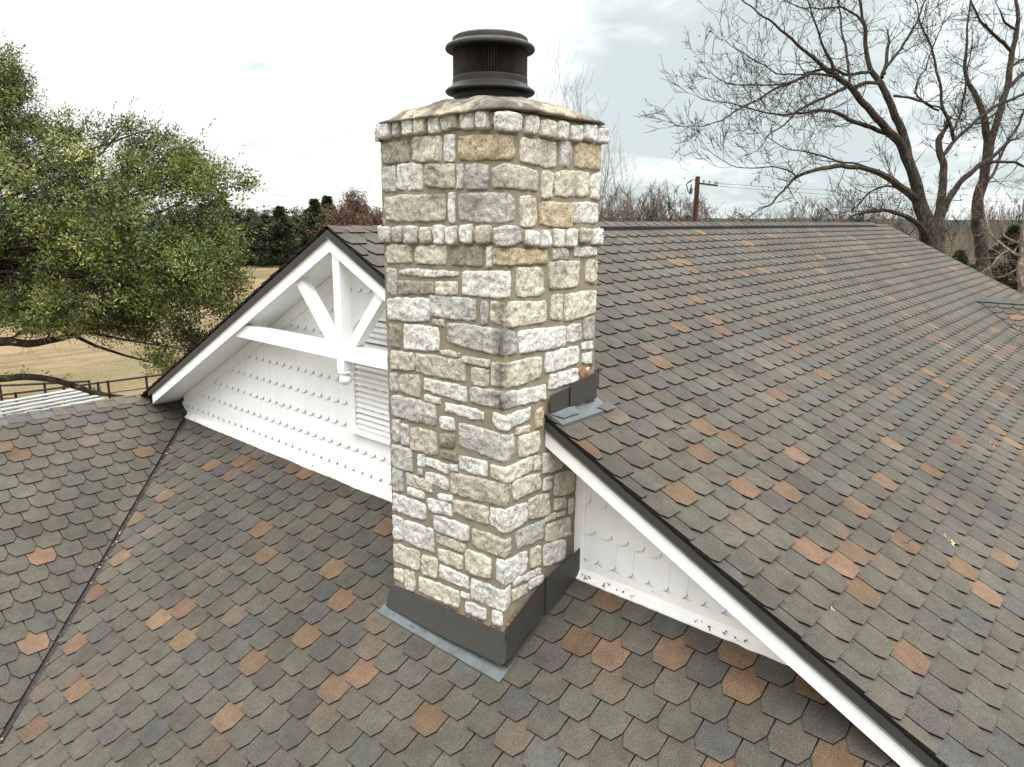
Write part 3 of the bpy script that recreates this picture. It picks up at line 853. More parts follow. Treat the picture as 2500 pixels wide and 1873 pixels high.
# ---- flashings round the chimney foot
mb=MB()
def sheet(pts,fs=None,mi=0): mb.faces(pts,fs or [tuple(range(len(pts)))],mi)
yF=CY0-.034
nseg=24
rowt=[];rowb=[]
for i in range(nseg+1):
    x=CX0-.035+(CX1+.035-CX0+.035)*i/nseg; t=i/nseg
    rowt.append((x,yF+.012,-.262+.105*t)); rowb.append((x,yF-.050-.012*math.sin(3*t),-.440+.045*t+.004*math.sin(9*t)))
for i in range(nseg):
    mb.poly([rowt[i],rowb[i],rowb[i+1],rowt[i+1]]); 
    a,b2,c,d=rowt[i],rowt[i+1],rowb[i+1],rowb[i]
    mb.poly([(p[0],p[1]+.008,p[2]+.001) for p in (a,b2,c,d)])
    mb.poly([rowt[i],rowt[i+1],(rowt[i+1][0],rowt[i+1][1]+.02,rowt[i+1][2]+.003),(rowt[i][0],rowt[i][1]+.02,rowt[i][2]+.003)])
# return round the right corner, rounded
xs=CX1+.034
ctr=[]
prt=[];prb=[]
for i in range(9):
    q=i/8*math.pi/2; r=.03
    prt.append((xs-.0+(-r+r*math.sin(q)),yF+.012+(r-r*math.cos(q)),-.157+.02*i/8)); prb.append((xs+.030+(-r+r*math.sin(q)),yF-.050+(r-r*math.cos(q)),-.395+.02*i/8))
for k in range(1,13):
    t=k/12; y=yF+.04+t*.30
    prt.append((xs,y,-.137+.15*t)); prb.append((xs+.030-.018*t,y-.02,-.375+.125*t))
for i in range(len(prt)-1):
    mb.poly([prt[i],prb[i],prb[i+1],prt[i+1]]); mb.poly([(p[0]-.006,p[1]+.004,p[2]) for p in (prt[i],prt[i+1],prb[i+1],prb[i])])
mb.build('base_flashing',M['grey_metal'],chim,recalc=False)
mb=MB()
# counter flashing strips climbing the right face
def strip(y0,y1,zt0,zt1,zb0,zb1,x,th=.006):
    n=8
    for i in range(n):
        a,c=i/n,(i+1)/n
        P=lambda t,top:(x+(.012*math.sin(math.pi*t) if not top else 0),y0+(y1-y0)*t,(zt0+(zt1-zt0)*t) if top else (zb0+(zb1-zb0)*t))
        q=[P(a,True),P(a,False),P(c,False),P(c,True)]
        mb.poly(q); mb.poly([(p[0]-th,p[1],p[2]) for p in q[::-1]])
    for y,zt,zb in ((y0,zt0,zb0),(y1,zt1,zb1)): mb.poly([(x,y,zt),(x-th,y,zt),(x-th,y,zb),(x,y,zb)])
strip(CY0-.030,-.44,-.115,.130,-.330,-.190,CX1+.050)
strip(-.47,-.02,.125,.235,-.20,.02,CX1+.066)
mb.build('counter_flashing',M['grey_metal'],chim)
mb=MB()   # light apron flange lying on the shingles
fz=lambda y:y*S+.036
pts=[]
nq=30
for i in range(nq):
    x0=CX0-.075+(CX1+.085-CX0+.075)*i/nq; x1=CX0-.075+(CX1+.085-CX0+.075)*(i+1)/nq
    w0=.0025*math.sin(x0*17); w1=.0025*math.sin(x1*17)
    y0,y1=-1.035,CY0+.05
    a=[(x0,y0,fz(y0)+w0),(x1,y0,fz(y0)+w1),(x1,y1,fz(y1)),(x0,y1,fz(y1))]
    mb.poly(a); mb.poly([(x0,y0,fz(y0)+w0),(x0,y0,fz(y0)-.012),(x1,y0,fz(y0)-.012),(x1,y0,fz(y0)+w1)])
for i in range(6):
    x,y=CX0+.1+i*.2,-.985+.03*(i%2)
    mb.lathe(x,y,[(.012,fz(y)+.001),(.011,fz(y)+.004),(.001,fz(y)+.006)],10)
# side wing of the flange: dark strip standing in for a shadowed gap
ys=[-.93,-.70,-.45,-.2,.0]
for a,c in zip(ys,ys[1:]):
    mb.poly([(CX1+.02,a,fz(a)+.002),(CX1+.075,a,fz(a)+.004),(CX1+.075,c,fz(c)+.004),(CX1+.02,c,fz(c)+.002)],1)
mb.build('apron_flashing',[M['light_metal'],M['grey_metal']],chim)
# broken brick and orange mortar on top of the flashing
mb=MB()
for i in range(40):
    t=i/39; x=CX0+.1+1.2*t; z=-.262+.105*((x-CX0)/1.3)-.004; mb.box(x-.02,x+.02,yF+.012,CY0+.02,z-.03,z+.006*random.random())
for i in range(10):
    y=CY0+.03+.42*i/9; z=-.12+.135*(i/9); mb.box(CX1-.01,CX1+.047,y-.026,y+.026,z-.03,z+.008+.006*random.random())
mb.build('broken_mortar',M['redmortar'],chim); mb=MB()
b=len(mb.v)
for j in range(9):
    for i in range(9):
        y=-.06+.20*i/8; z=1.60+.16*j/8; mb.v.append((CX1+.004+.030*fbm(Vector((y*14,z*14,3)),4)+.01,y,z))
for j in range(8):
    for i in range(8): k=b+j*9+i; mb.f.append((k,k+1,k+10,k+9)); mb.mi.append(0); mb.t.append(None)
mb.build('broken_mortar',M['redmortar'],chim)
# ---- step flashing where the right rake meets the chimney
mb=MB(); xf=CX1+.042
def plate(y0,y1,z00,z01,z10,z11,x): 
    mb.faces([(x,y0,z00),(x,y1,z10),(x,y1,z11),(x,y0,z01),(x-.006,y0,z00),(x-.006,y1,z10),(x-.006,y1,z11),(x-.006,y0,z01)],[(0,1,2,3),(7,6,5,4),(0,4,5,1),(3,2,6,7),(0,3,7,4),(1,5,6,2)])
plate(-.43,-.16,1.415,1.60,1.42,1.63,xf); plate(-.20,.145,1.475,1.64,1.485,1.70,xf+.014); plate(.02,.13,1.40,1.50,1.405,1.50,xf+.004)
plate(.150,.166,1.555,1.73,1.555,1.735,xf+.02)
for y in (-.41,-.1,.02): mb.lathe(xf+.02,y,[(.006,1.5),(.001,1.506)],8)
mb.build('step_flashing',M['grey_metal'],chim)
mb=MB(); rz=lambda x:H-S*x+.014
a=[(CX1+.02,-.44),(CX1+.155,-.42),(CX1+.150,.12),(CX1+.12,.20),(CX1+.02,.22)]
mb.faces([(x,y,rz(x)+.030) for x,y in a]+[(x,y,rz(x)-.006) for x,y in a],[(0,1,2,3,4)]+[(i,5+i,5+(i+1)%5,(i+1)%5) for i in range(5)])
mb.poly([(CX1+.048,-.43,rz(CX1+.05)+.040),(CX1+.115,-.36,rz(CX1+.115)+.042),(CX1+.115,-.15,rz(CX1+.115)+.042),(CX1+.048,-.15,rz(CX1+.05)+.06)])
mb.poly([(CX1+.11,.08,rz(CX1+.11)+.042),(CX1+.17,.14,rz(CX1+.17)+.036),(CX1+.16,.30,rz(CX1+.16)+.036),(CX1+.09,.24,rz(CX1+.09)+.040)],1)
mb.build('roof_flange',[M['light_metal'],M['grey_metal']],chim)
# ================================================================== GROUND AND FAR LAND
mb=MB(); n=60
def gz(x,y):
    d=math.hypot(x-CAM.x,y-CAM.y)
    base=GZ+.10*noise.noise(Vector((x*.05,y*.05,0)))
    if d>140: base-=min(14,(d-140)*.03)
    return base
rings=[0,6,12,18,24,30,38,48,60,76,96,120,150,200,280,400,600,900,1400,2200,3600]
na=96
for r in rings:
    for k in range(na):
        q=2*math.pi*k/na; x,y=CAM.x+max(r,.01)*math.cos(q),CAM.y+max(r,.01)*math.sin(q); mb.v.append((x,y,gz(x,y)))
for i in range(len(rings)-1):
    for k in range(na):
        k2=(k+1)%na; mb.f.append((i*na+k,(i+1)*na+k,(i+1)*na+k2,i*na+k2)); mb.mi.append(1 if rings[i]>=120 else 0); mb.t.append(None)
t=Mt('wood_floor',.97,.05); f=t.noise(1.2,5,.7); t.col(t.ramp(f,[(.35,s2l((66,60,46))),(.6,s2l((96,88,70)))])); M['woodfloor']=t.m
tag(mb.build('ground',[M['ground'],M['woodfloor']],smooth=True),kind='structure',label='dry straw coloured pasture with green patches around the house')
def patch(name,cx,cy,rx,ry,z,mat,rot=0,label=None):
    mb=MB(); n=60; pts=[]
    for k in range(n):
        q=2*math.pi*k/n; r=1+.22*noise.noise(Vector((math.cos(q)*1.7+cx,math.sin(q)*1.7+cy,0)))
        u,v=rx*r*math.cos(q),ry*r*math.sin(q); x=cx+u*math.cos(rot)-v*math.sin(rot); y=cy+u*math.sin(rot)+v*math.cos(rot)
        pts.append((x,y,gz(x,y)+z))
    c=(cx,cy,gz(cx,cy)+z)
    for k in range(n): mb.poly([c,pts[k],pts[(k+1)%n]])
    return tag(mb.build(name,mat),kind='structure',label=label)
t=Mt('green_grass',.95,.1); f=t.noise(7,4,.7); t.col(t.mix(f,s2l((76,96,36)),s2l((136,150,70)))); M['grass']=t.m
t=Mt('lawn_mix',.95,.1); f=t.noise(2.5,5,.7); t.col(t.ramp(f,[(.35,s2l((96,96,40))),(.6,s2l((150,144,70)))])); M['lawn']=t.m
t=Mt('wood_floor',.97,.05); f=t.noise(1.2,5,.7); t.col(t.ramp(f,[(.35,s2l((66,60,46))),(.6,s2l((104,94,74)))])); M['woodfloor']=t.m
p=on_z(660,650,GZ); patch('grass',p.x,p.y,9,3.2,.08,M['grass'],R(YAW),'patch of green grass at the far edge of the pasture')
p=on_z(600,615,GZ); patch('grass',p.x,p.y,60,6,.05,M['woodfloor'],R(YAW),'grey brushy ground below the cedars')
p=on_z(2470,700,GZ); patch('grass',p.x,p.y,8,9,.25,M['lawn'],R(YAW),'yellow green lawn seen past the right end of the roof')
p=on_z(2150,640,GZ); patch('ground',p.x,p.y,90,34,.18,M['woodfloor'],R(YAW),'leaf covered ground under the bare woods')
# low hills on the horizon
mb=MB(); n=140
for (rad,hh,sd_) in ((1500,0,1),(2300,0,5)):
    pts=[]
    for k in range(n+1):
        q=R(YAW+90-62)+R(124)*k/n
        x,y=CAM.x+rad*math.cos(q),CAM.y+rad*math.sin(q); z=CAM.z+rad*(.0022+.0022*noise.noise(Vector((k*.06,sd_,0)))+.0012*noise.noise(Vector((k*.9,sd_,0))))
        pts.append(((x,y,-60),(x,y,z),(x+300*math.cos(q),y+300*math.sin(q),-60)))
    for k in range(n): mb.poly([pts[k][0],pts[k+1][0],pts[k+1][1],pts[k][1]]); mb.poly([pts[k][1],pts[k+1][1],pts[k+1][2],pts[k][2]])
tag(mb.build('hills',M['hill'],smooth=True),kind='structure',label='low wooded hills along the horizon')
# ================================================================== TREE TOOLS
def rv(a=1): return Vector((random.uniform(-a,a),random.uniform(-a,a),random.uniform(-a,a)))
def grow(mb,p,d,ln,r,depth,spread=.55,up=.12,gn=.22,kids=(3,5),mi=0,minr=.006,shrink=.62,tips=None,seg=None):
    """one twig that wanders and forks"""
    ns=seg or max(3,min(7,int(ln/.35)+2)); pts=[p.copy()]; rad=[r]; q=p.copy(); d=d.normalized(); fork=[]
    for i in range(ns):
        d=(d+rv(gn)+Vector((0,0,up))).normalized(); q=q+d*(ln/ns); pts.append(q.copy()); rad.append(max(minr,r*(1-.72*(i+1)/ns))); fork.append((q.copy(),d.copy(),rad[-1]))
    mb.tube(pts,rad,5 if r>.05 else 3,mi)
    if tips is not None and depth<=1: tips.append((q.copy(),d.copy()))
    if depth>0:
        k=random.randint(*kids)
        for i in range(k):
            j=random.randint(max(0,ns//3-1),ns-1); fp,fd,fr=fork[j]
            nd_=(fd+rv(1).normalized()*spread*random.uniform(.8,1.5)).normalized()
            grow(mb,fp,nd_,ln*random.uniform(shrink*.7,shrink*1.15),max(minr,fr*.62),depth-1,spread,up,gn,kids,mi,minr,shrink,tips)
def smooth_line(P,k=4):   # catmull-rom through traced points with radius
    out=[]
    n=len(P)
    for i in range(n-1):
        a=P[max(0,i-1)];b_=P[i];c=P[i+1];d=P[min(n-1,i+2)]
        for s_ in range(k):
            t=s_/k; q=tuple(.5*((2*b_[m])+(-a[m]+c[m])*t+(2*a[m]-5*b_[m]+4*c[m]-d[m])*t*t+(-a[m]+3*b_[m]-3*c[m]+d[m])*t**3) for m in range(4)); out.append(q)
    out.append(P[-1]); return out
def limb(mb,trace,d0,dd,sx,ox,oy,wob=.05,twigs=1.0,tw_len=1.6,minr=.007,n=8,tdepth=2,up=.10,start=.25,base=None,wmul=1.0):
    """a limb whose lie was read off the photo; (x,y,width) with depth d0 growing by dd along it"""
    P=[]; m=len(trace)
    for i,(x,y,w_) in enumerate(trace):
        d=d0+dd*(i/(m-1)); v=at(ox+x/sx,oy+y/sx,d); P.append((v.x,v.y,v.z,w_/sx/FPX*d/2*wmul))
    P=smooth_line(P,4); pts=[];rad=[]
    for i,q in enumerate(P):
        v=Vector(q[:3]); 
        if 0<i<len(P)-1: v+=Vector((noise.noise(v*1.3),noise.noise(v*1.3+Vector((9,0,0))),noise.noise(v*1.3+Vector((0,9,0)))))*wob*2
        pts.append(v); rad.append(max(minr,q[3]))
    mb.tube(pts,rad,n)
    tot=0
    for i in range(1,len(pts)):
        seg=(pts[i]-pts[i-1]); tot+=seg.length
    acc=0
    for i in range(1,len(pts)):
        seg=pts[i]-pts[i-1]; acc+=seg.length
        if acc/tot<start: continue
        lam=twigs*seg.length*(1.6 if rad[i]<.05 else 1.0 if rad[i]<.1 else .45)
        k=int(lam)+(1 if random.random()<lam-int(lam) else 0)
        for _ in range(k):
            d=(seg.normalized()*.6+rv(1).normalized()).normalized()
            L_=tw_len*random.uniform(.45,1.2)*(1-.35*acc/tot)
            grow(mb,pts[i]-seg*random.random(),d,L_,max(minr,min(.028,rad[i]*.5)),tdepth,.7,up,.26,(2,4),0,minr)
    e=(pts[-1]-pts[-2]).normalized()
    grow(mb,pts[-1],e,tw_len*.5,rad[-1]*.9,tdepth,.6,up,.22,(3,4),0,minr)
# ================================================================== BARE PECAN AND ITS NEIGHBOUR
random.seed(101)
K=2.3667
mb=MB()
D0=33
TR=[([(1640,2300,150),(1630,1800,130),(1610,1460,112),(1575,1320,92),(1530,1180,78),(1490,1000,56),(1440,800,48),(1370,640,42),(1330,540,38),(1290,460,34),(1240,390,28),(1215,260,24),(1205,130,18),(1180,0,14),(1150,-150,9)],0,.0,.40),
 ([(1540,1200,70),(1480,980,56),(1420,850,50),(1380,790,48),(1300,700,42),(1200,600,38),(1120,500,34),(1050,440,28),(950,380,22),(850,280,17),(720,170,13),(600,70,9),(500,0,7)],0,-3,.3),
 ([(1040,430,20),(1010,350,18),(960,240,13),(930,130,10),(890,30,8),(850,-60,5)],-2,-1,.1),
 ([(1110,500,18),(980,560,16),(860,620,13),(740,720,9),(640,800,6),(600,860,4)],-1.5,-2,.1),
 ([(1060,440,18),(950,430,17),(850,440,16),(700,520,13),(540,600,10),(380,690,7),(240,730,5),(90,710,3)],-2,-3,.1),
 ([(1330,770,28),(1250,740,26),(1120,690,24),(1000,640,19),(850,660,14),(640,650,10),(430,600,6),(250,560,4)],0,-4,.1),
 ([(1060,430,16),(960,400,15),(800,470,12),(560,490,8),(380,470,5),(260,350,3)],-2,1,.1),
 ([(1240,415,20),(1120,430,18),(1000,400,14),(850,430,11),(700,420,8),(560,340,6),(420,250,4)],0,-3,.15),
 ([(1520,1160,50),(1430,1090,42),(1370,1040,38),(1290,1000,34),(1180,968,30),(1040,965,27),(920,980,22),(810,1020,18),(740,1110,13),(650,1190,8),(560,1240,5)],0,-4,.1),
 ([(810,1020,10),(740,970,9),(600,970,7),(440,960,5),(320,880,3)],-3,-1,.1),
 ([(1270,985,13),(1150,945,12),(1050,935,11),(900,880,8),(760,860,6),(640,790,4)],-1,1,.1),
 ([(1590,1390,50),(1540,1330,34),(1480,1270,30),(1380,1225,24),(1230,1222,18),(1130,1258,12),(1080,1280,9),(1030,1300,5)],0,-3,.4),
 ([(1450,1110,14),(1340,1070,12),(1240,1110,9),(1180,1180,7),(1100,1230,4)],0,1,.1),
 ([(1310,450,22),(1340,380,20),(1420,280,16),(1500,150,12),(1560,0,8),(1590,-80,5)],0,2,.15),
 ([(1322,430,22),(1335,340,20),(1350,240,17)],0,0.4,.9),
 ([(1380,555,16),(1480,570,14),(1560,595,12),(1640,620,9),(1740,700,6),(1800,690,4)],0,2,.1),
 ([(1300,480,22),(1230,470,22),(1160,510,20)],0,-.6,.9),
 ([(1215,180,14),(1130,70,12),(1000,40,10),(860,50,7),(740,0,5)],0,-3,.1),
 ([(1120,480,16),(1105,330,14),(1085,180,11),(1060,20,8),(1050,-60,5)],-1.5,2,.1),
 ([(1650,2300,120),(1640,1700,96),(1625,1440,80),(1640,1250,58),(1660,1100,44),(1668,980,40),(1642,890,38),(1650,785,34)],.4,.6,.6),
 ([(1660,900,26),(1740,800,22),(1860,690,20),(2000,600,18),(2130,540,15),(2260,480,10)],.8,1.5,.1),
 ([(1730,815,22),(1700,720,20),(1660,600,17),(1640,450,14),(1600,300,12),(1540,150,9),(1500,0,6)],1,-1,.1),
 ([(1715,760,14),(1770,650,13),(1785,520,12),(1810,380,9),(1830,250,6)],1,1,.1),
 ([(1640,640,13),(1500,540,10),(1560,400,8),(1620,230,6),(1680,90,4)],1,1,.1),
 ([(1650,1250,44),(1690,1160,38),(1760,1060,33),(1820,1000,30),(1880,950,28),(1960,900,22),(2050,790,16),(2130,640,13),(2180,500,9)],.6,1,.3),
 ([(1890,945,20),(1960,935,18),(2060,940,16),(2140,965,14),(2250,960,10)],1.5,1,.1),
]
pec=empty('pecan_tree',(at(1600+1630/K,2300/K,D0).x,at(1600+1630/K,2300/K,D0).y,GZ),'large bare pecan with several forked trunks behind the right end of the roof','tree')
tr=MB(); crn=MB()
for i,(P,a,b_,st) in enumerate(TR):
    big_=max(p[2] for p in P)>60
    limb(crn if not big_ else tr,P,D0+a,b_,K,1600,0,.05,2.0,1.9,.0085,9 if big_ else 6,2,.08,st)
tr.build('trunk',M['bark'],pec,smooth=True)
mb=crn; random.seed(4)
for _ in range(150):   # a few husks left hanging
    x,y=random.uniform(150,1900),random.uniform(150,1200); p=at(1600+x/K,y/K,D0+random.uniform(-4,3)); r=.035
    mb.faces([p+Vector(q)*r for q in ((1,0,0),(-1,0,0),(0,1,0),(0,-1,0),(0,0,1.4),(0,0,-1.4))],[(0,2,4),(2,1,4),(1,3,4),(3,0,4),(2,0,5),(1,2,5),(3,1,5),(0,3,5)])
crn.build('crown',M['bark'],pec)
random.seed(202); D1_=39
se=empty('bare_tree',(at(1600+1890/K,2100/K,D1_).x,at(1600+1890/K,2100/K,D1_).y,GZ),'tall bare tree with a pale leaning trunk right of the pecan','tree')
tr=MB(); crn=MB()
for i,(P,a,b_,st) in enumerate([
 ([(1930,2000,90),(1905,1600,76),(1880,1420,68),(1862,1200,62),(1893,1050,56),(1920,850,48),(1900,700,38),(1850,560,30),(1800,460,24),(1790,350,18),(1800,200,12),(1820,0,8)],0,0,.55),
 ([(1915,950,52),(1935,850,46),(1965,740,42),(2000,620,38),(2040,460,34),(2060,300,30),(2090,150,24),(2090,0,18),(2110,-120,10)],0,1,.2),
 ([(2050,290,20),(1960,210,17),(1880,130,13),(1830,20,9)],.5,-2,.1),
 ([(2040,500,26),(2130,430,24),(2230,360,18)],.5,1,.2),
 ([(2050,390,16),(2110,350,14),(2180,350,10)],.5,1,.1),
 ([(2080,170,14),(2020,130,12),(1990,60,8)],.5,-1,.1),
 ([(1990,640,14),(1900,700,11),(1820,720,8),(1700,760,4)],.3,-3,.1),
 ([(1890,1080,20),(1960,1000,16),(2030,830,12),(2100,800,8)],.3,2,.1)]):
    big_=max(p[2] for p in P)>60
    limb(crn if not big_ else tr,P,D1_+a,b_,K,1600,0,.05,1.9,1.9,.0095,8 if big_ else 6,2,.1,st)
tr.build('trunk',M['bark'],se,smooth=True); crn.build('crown',M['bark'],se,smooth=True)
random.seed(303); D2_=30
th=empty('bare_tree',(at(2496,1100,D2_).x,at(2496,1100,D2_).y,GZ),'pale twiggy bare tree at the right edge, lowest of the three near trunks','tree')
tr=MB()
for (P,a,b_,st) in [([(2135,1900,60),(2120,1600,52),(2125,1400,40),(2140,1200,26),(2160,1000,18)],0,0,.1),
 ([(2120,1480,18),(2030,1450,15),(1960,1390,12),(1925,1300,10),(1905,1200,7),(1880,1100,4)],0,1,.1),
 ([(2040,1450,12),(1960,1500,10),(1900,1560,7),(1830,1600,4)],.5,-1,.1),
 ([(2125,1420,14),(2050,1380,12),(2010,1340,9),(1990,1240,6)],0,1,.1),
 ([(2110,1560,14),(2030,1580,10),(1960,1600,6)],0,.5,.1)]:
    limb(tr,P,D2_+a,b_,K,1600,0,.07,2.2,1.0,.006,6,2,.02,st)
tr.build('trunk',M['pale_bark'],th,smooth=True)
# ================================================================== BIG EVERGREEN OAK ON THE LEFT
random.seed(55)
def leafc(kind='oak'):
    r=random.random()
    if kind=='oak':
        c=s2l((72,84,38)) if r<.45 else s2l((106,112,50)) if r<.74 else s2l((44,55,30)) if r<.91 else s2l((136,136,80))
    elif kind=='cedar': c=s2l((50,60,36)) if r<.55 else s2l((70,74,40)) if r<.85 else s2l((38,48,32))
    else: c=s2l((84,60,46)) if r<.6 else s2l((108,76,58)) if r<.85 else s2l((62,48,40))
    return jit(c,.18)
def leaf(mb,p,d,ln,wd,c):
    d=d.normalized(); s_=d.cross(rv(1)).normalized(); b_=p+d*ln
    m1=p+d*(ln*.45)
    mb.poly([p,m1+s_*wd*.5,b_,m1-s_*wd*.5],0,c)
def leafball(mb,p,R_,n,ln,wd,kind,flat=.75):
    c0=leafc(kind); v=noise.noise(p*.9)+.6*noise.noise(p*2.3); c0=tuple(x*max(.4,1+.75*v) for x in c0)  # noise tone per clump: leaf age, plus painted-in dark pockets of depth
    for _ in range(n):
        o=rv(1).normalized()*R_*random.random()**.45; o.z*=flat
        d=(o.normalized()*.5+rv(.8)+Vector((0,0,.25)))
        c=leafc(kind) if random.random()<.18 else jit(c0,.2)
        leaf(mb,p+o,d,ln*random.uniform(.7,1.25),wd*random.uniform(.75,1.2),c)
oak=empty('oak_tree',(at(-260,1100,17).x,at(-260,1100,17).y,GZ),'big spreading evergreen oak filling the left side behind the roof','tree')
ob=MB(); lf=MB()
base=Vector((at(-260,1100,17).x,at(-260,1100,17).y,GZ)); fork=at(-230,760,17)
ob.tube([base+Vector((0,0,-.3)),base+Vector((.1,.05,1.2)),fork],[.52,.42,.36],12)
def blob_pts(n,blobs):
    out=[]
    for _ in range(n):
        px,py,d,rx,ry,rz_=random.choice(blobs) if False else blobs[random.choices(range(len(blobs)),[b_[3]*b_[4] for b_ in blobs])[0]]
        while True:
            o=rv(1)
            if .15<o.length<=1: break
        o=o*(random.random()**.10)
        x=px+o.x*rx; y=py+o.z*ry; out.append((x,y,d+o.y*rz_))
    return out
blobs=[(230,600,16.5,330,200,2.6),(60,560,16.5,300,260,3.0),(330,430,17.0,170,110,1.8),(130,380,17.5,170,120,2.0),(-60,330,18,130,190,2.0),(10,205,18,42,75,.8),(480,480,16.6,95,85,1.2),(430,680,16,180,150,1.8),(430,840,15.6,90,90,1.1),(170,760,15.6,190,65,1.6),(560,560,16.2,75,95,1.0),(-120,600,16,160,250,2.5),(300,350,17,60,60,.8),(390,340,17,45,38,.7),(600,440,16.4,22,50,.5),(560,700,16.0,45,90,.7),(650,590,16.4,45,20,.4),(70,760,15.2,120,50,1.2)]
blobs+=[(0,190,18,70,100,1.0),(20,260,18,90,80,1.2),(525,450,16.4,60,55,.9),(450,400,16.8,70,60,.9),(440,770,15.9,120,100,1.3),(480,640,16.2,110,110,1.3),(-50,240,18,110,120,1.5),(330,780,15.8,130,70,1.2)]
spots=blob_pts(4300,blobs)
cl=[at(*q) for q in spots]; cl=[p for p in cl if noise.noise(p*.8)>-.20+.1*random.random()]
for p in cl:
    R_=random.uniform(.15,.36)
    leafball(lf,p,R_,int(64*R_/.25),.085,.034,'oak')
# outer sprigs break up the outline
for q in blob_pts(420,[(b_[0],b_[1],b_[2],b_[3]*1.12,b_[4]*1.12,b_[5]) for b_ in blobs]):
    p=at(*q); d=(p-at(230,600,16.5)).normalized()+Vector((0,0,.3))
    for j in range(14): leaf(lf,p+d*(.045*j)+rv(.05),d+rv(.9),.085,.032,leafc())
# limbs running from the fork into the leaf masses
for k in range(120):
    e=random.choice(cl); m1=fork.lerp(e,.35)+Vector((0,0,random.uniform(.2,.9))); m2=fork.lerp(e,.7)+Vector((0,0,random.uniform(.0,.5)))+rv(.3)
    r0=random.uniform(.035,.10)
    P=smooth_line([(*fork,r0),(*m1,r0*.75),(*m2,r0*.45),(*e,.012)],3)
    ob.tube([Vector(q[:3]) for q in P],[max(.008,q[3]) for q in P],6)
for e in random.sample(cl,420):
    grow(ob,e,rv(1),.7,.012,1,.7,.05,.3,(2,3),0,.004)
limb(ob,[(-420,880,40),(-120,850,30),(0,836,22),(90,835,18),(200,812,13),(300,790,9),(420,760,5)],16.5,-.8,1,0,0,.03,.6,.7,.006,8,1,.02)
limb(ob,[(-420,760,60),(-200,800,40),(0,1000-170,12),(60,808,9),(160,790,6)],17,-1,1,0,0,.03,.6,.7,.006,8,1,.02)
limb(ob,[(-420,930,40),(-160,930,26),(0,924,18),(60,920,17),(120,926,16),(180,941,15),(230,957,12),(290,966,7),(330,968,4)],16.6,-.4,1,0,0,.012,.35,.35,.005,8,1,.05,.35)
for px,py in ((20,920),(108,918),(165,925),(200,945),(60,905),(0,915),(360,900),(385,870),(330,870),(230,850),(150,830),(60,790),(15,770)):
    leafball(lf,at(px,py-3,15.9),.09,16,.07,.028,'oak')
ob.build('trunk',M['oak_bark'],oak,smooth=True); lf.build('crown',M['leaf'],oak)
# ================================================================== CEDARS BEHIND THE PASTURE
def copy_thing(src,loc,rz,sc,label):
    c=src.copy(); C.objects.link(c); c.location=loc; c.rotation_euler=(0,0,rz); c.scale=(sc[0],sc[0],sc[1]); c['label']=label
    for ch in src.children:
        d=ch.copy(); C.objects.link(d); d.parent=c
    return c
def cedar(seed,h,r,label,group,kind='cedar',dens=1.0):
    random.seed(seed); o=empty('cedar_tree',(0,0,0),label,'tree',group)
    mb=MB(); mb.tube([(0,0,-.2),(.05,0,h*.5),(0,.05,h*.96)],[.18,.11,.02],7); mb.build('trunk',M['oak_bark'],o,smooth=True)
    mb=MB()
    for k in range(int(480*dens)):
        t=random.random()**1.05; z=h*(.03+.97*t); rr=r*1.25*(1-t)**.85*(.75+.5*noise.noise(Vector((t*5,seed,0))))+.03
        q=random.uniform(0,6.283); a=rr*random.random()**.35
        p=Vector((a*math.cos(q),a*math.sin(q),z)); c0=leafc('cedar')
        R_=random.uniform(.28,.6)*(1-.62*t)
        out_=Vector((math.cos(q),math.sin(q),.35))
        for _ in range(16):
            leaf(mb,p+out_*random.uniform(-.1,.5)*R_+rv(R_*.6),out_+rv(.7),.34*random.uniform(.6,1.3),.15,jit(c0,.15))
    mb.build('crown',M['cedar'],o); return o
CG='cedars in the row behind the pasture'
protos=[cedar(11,9.2,2.6,'dark cedar in the row behind the pasture, partly hidden by the oak',CG),cedar(12,8.2,3.2,'dark cedar in the row behind the pasture, second from the oak',CG),cedar(13,9.8,2.3,'slim dark cedar in the row behind the pasture, third from the oak',CG)]
row=[(505,118,1.02,0),(552,112,1.12,2),(588,116,.98,1),(622,120,.94,0),(655,114,.95,1),(690,112,.98,0),(728,118,.90,1),(760,121,.94,0),(775,114,1.04,2),(806,120,1.10,2),(840,126,.98,1),(875,122,.95,0),(905,120,.98,1)]
names_=['','','','fourth','fifth','sixth','seventh','eighth','ninth','tenth','eleventh','twelfth','thirteenth']
used=set(); ps={}
# place the three prototypes first, then copies
for i,(px,d,s_,k) in enumerate(row):
    p=at(px,640,d); loc=(p.x,p.y,gz(p.x,p.y)); sc=(1.55*s_,s_)
    if k not in used and i in (0,1,2):
        o=protos[{0:0,2:1,1:2}[k] if False else k]; o.location=loc; o.scale=(sc[0],sc[0],sc[1]); used.add(k)
        o['label']=['dark cedar half hidden by the oak, first in the row behind the pasture','tallest dark cedar, second in the row behind the pasture','low rounded cedar, third in the row behind the pasture'][i]
        continue
    copy_thing(protos[k],loc,i*1.3,sc,f'dark green cedar, {names_[i]} from the oak in the row behind the pasture')
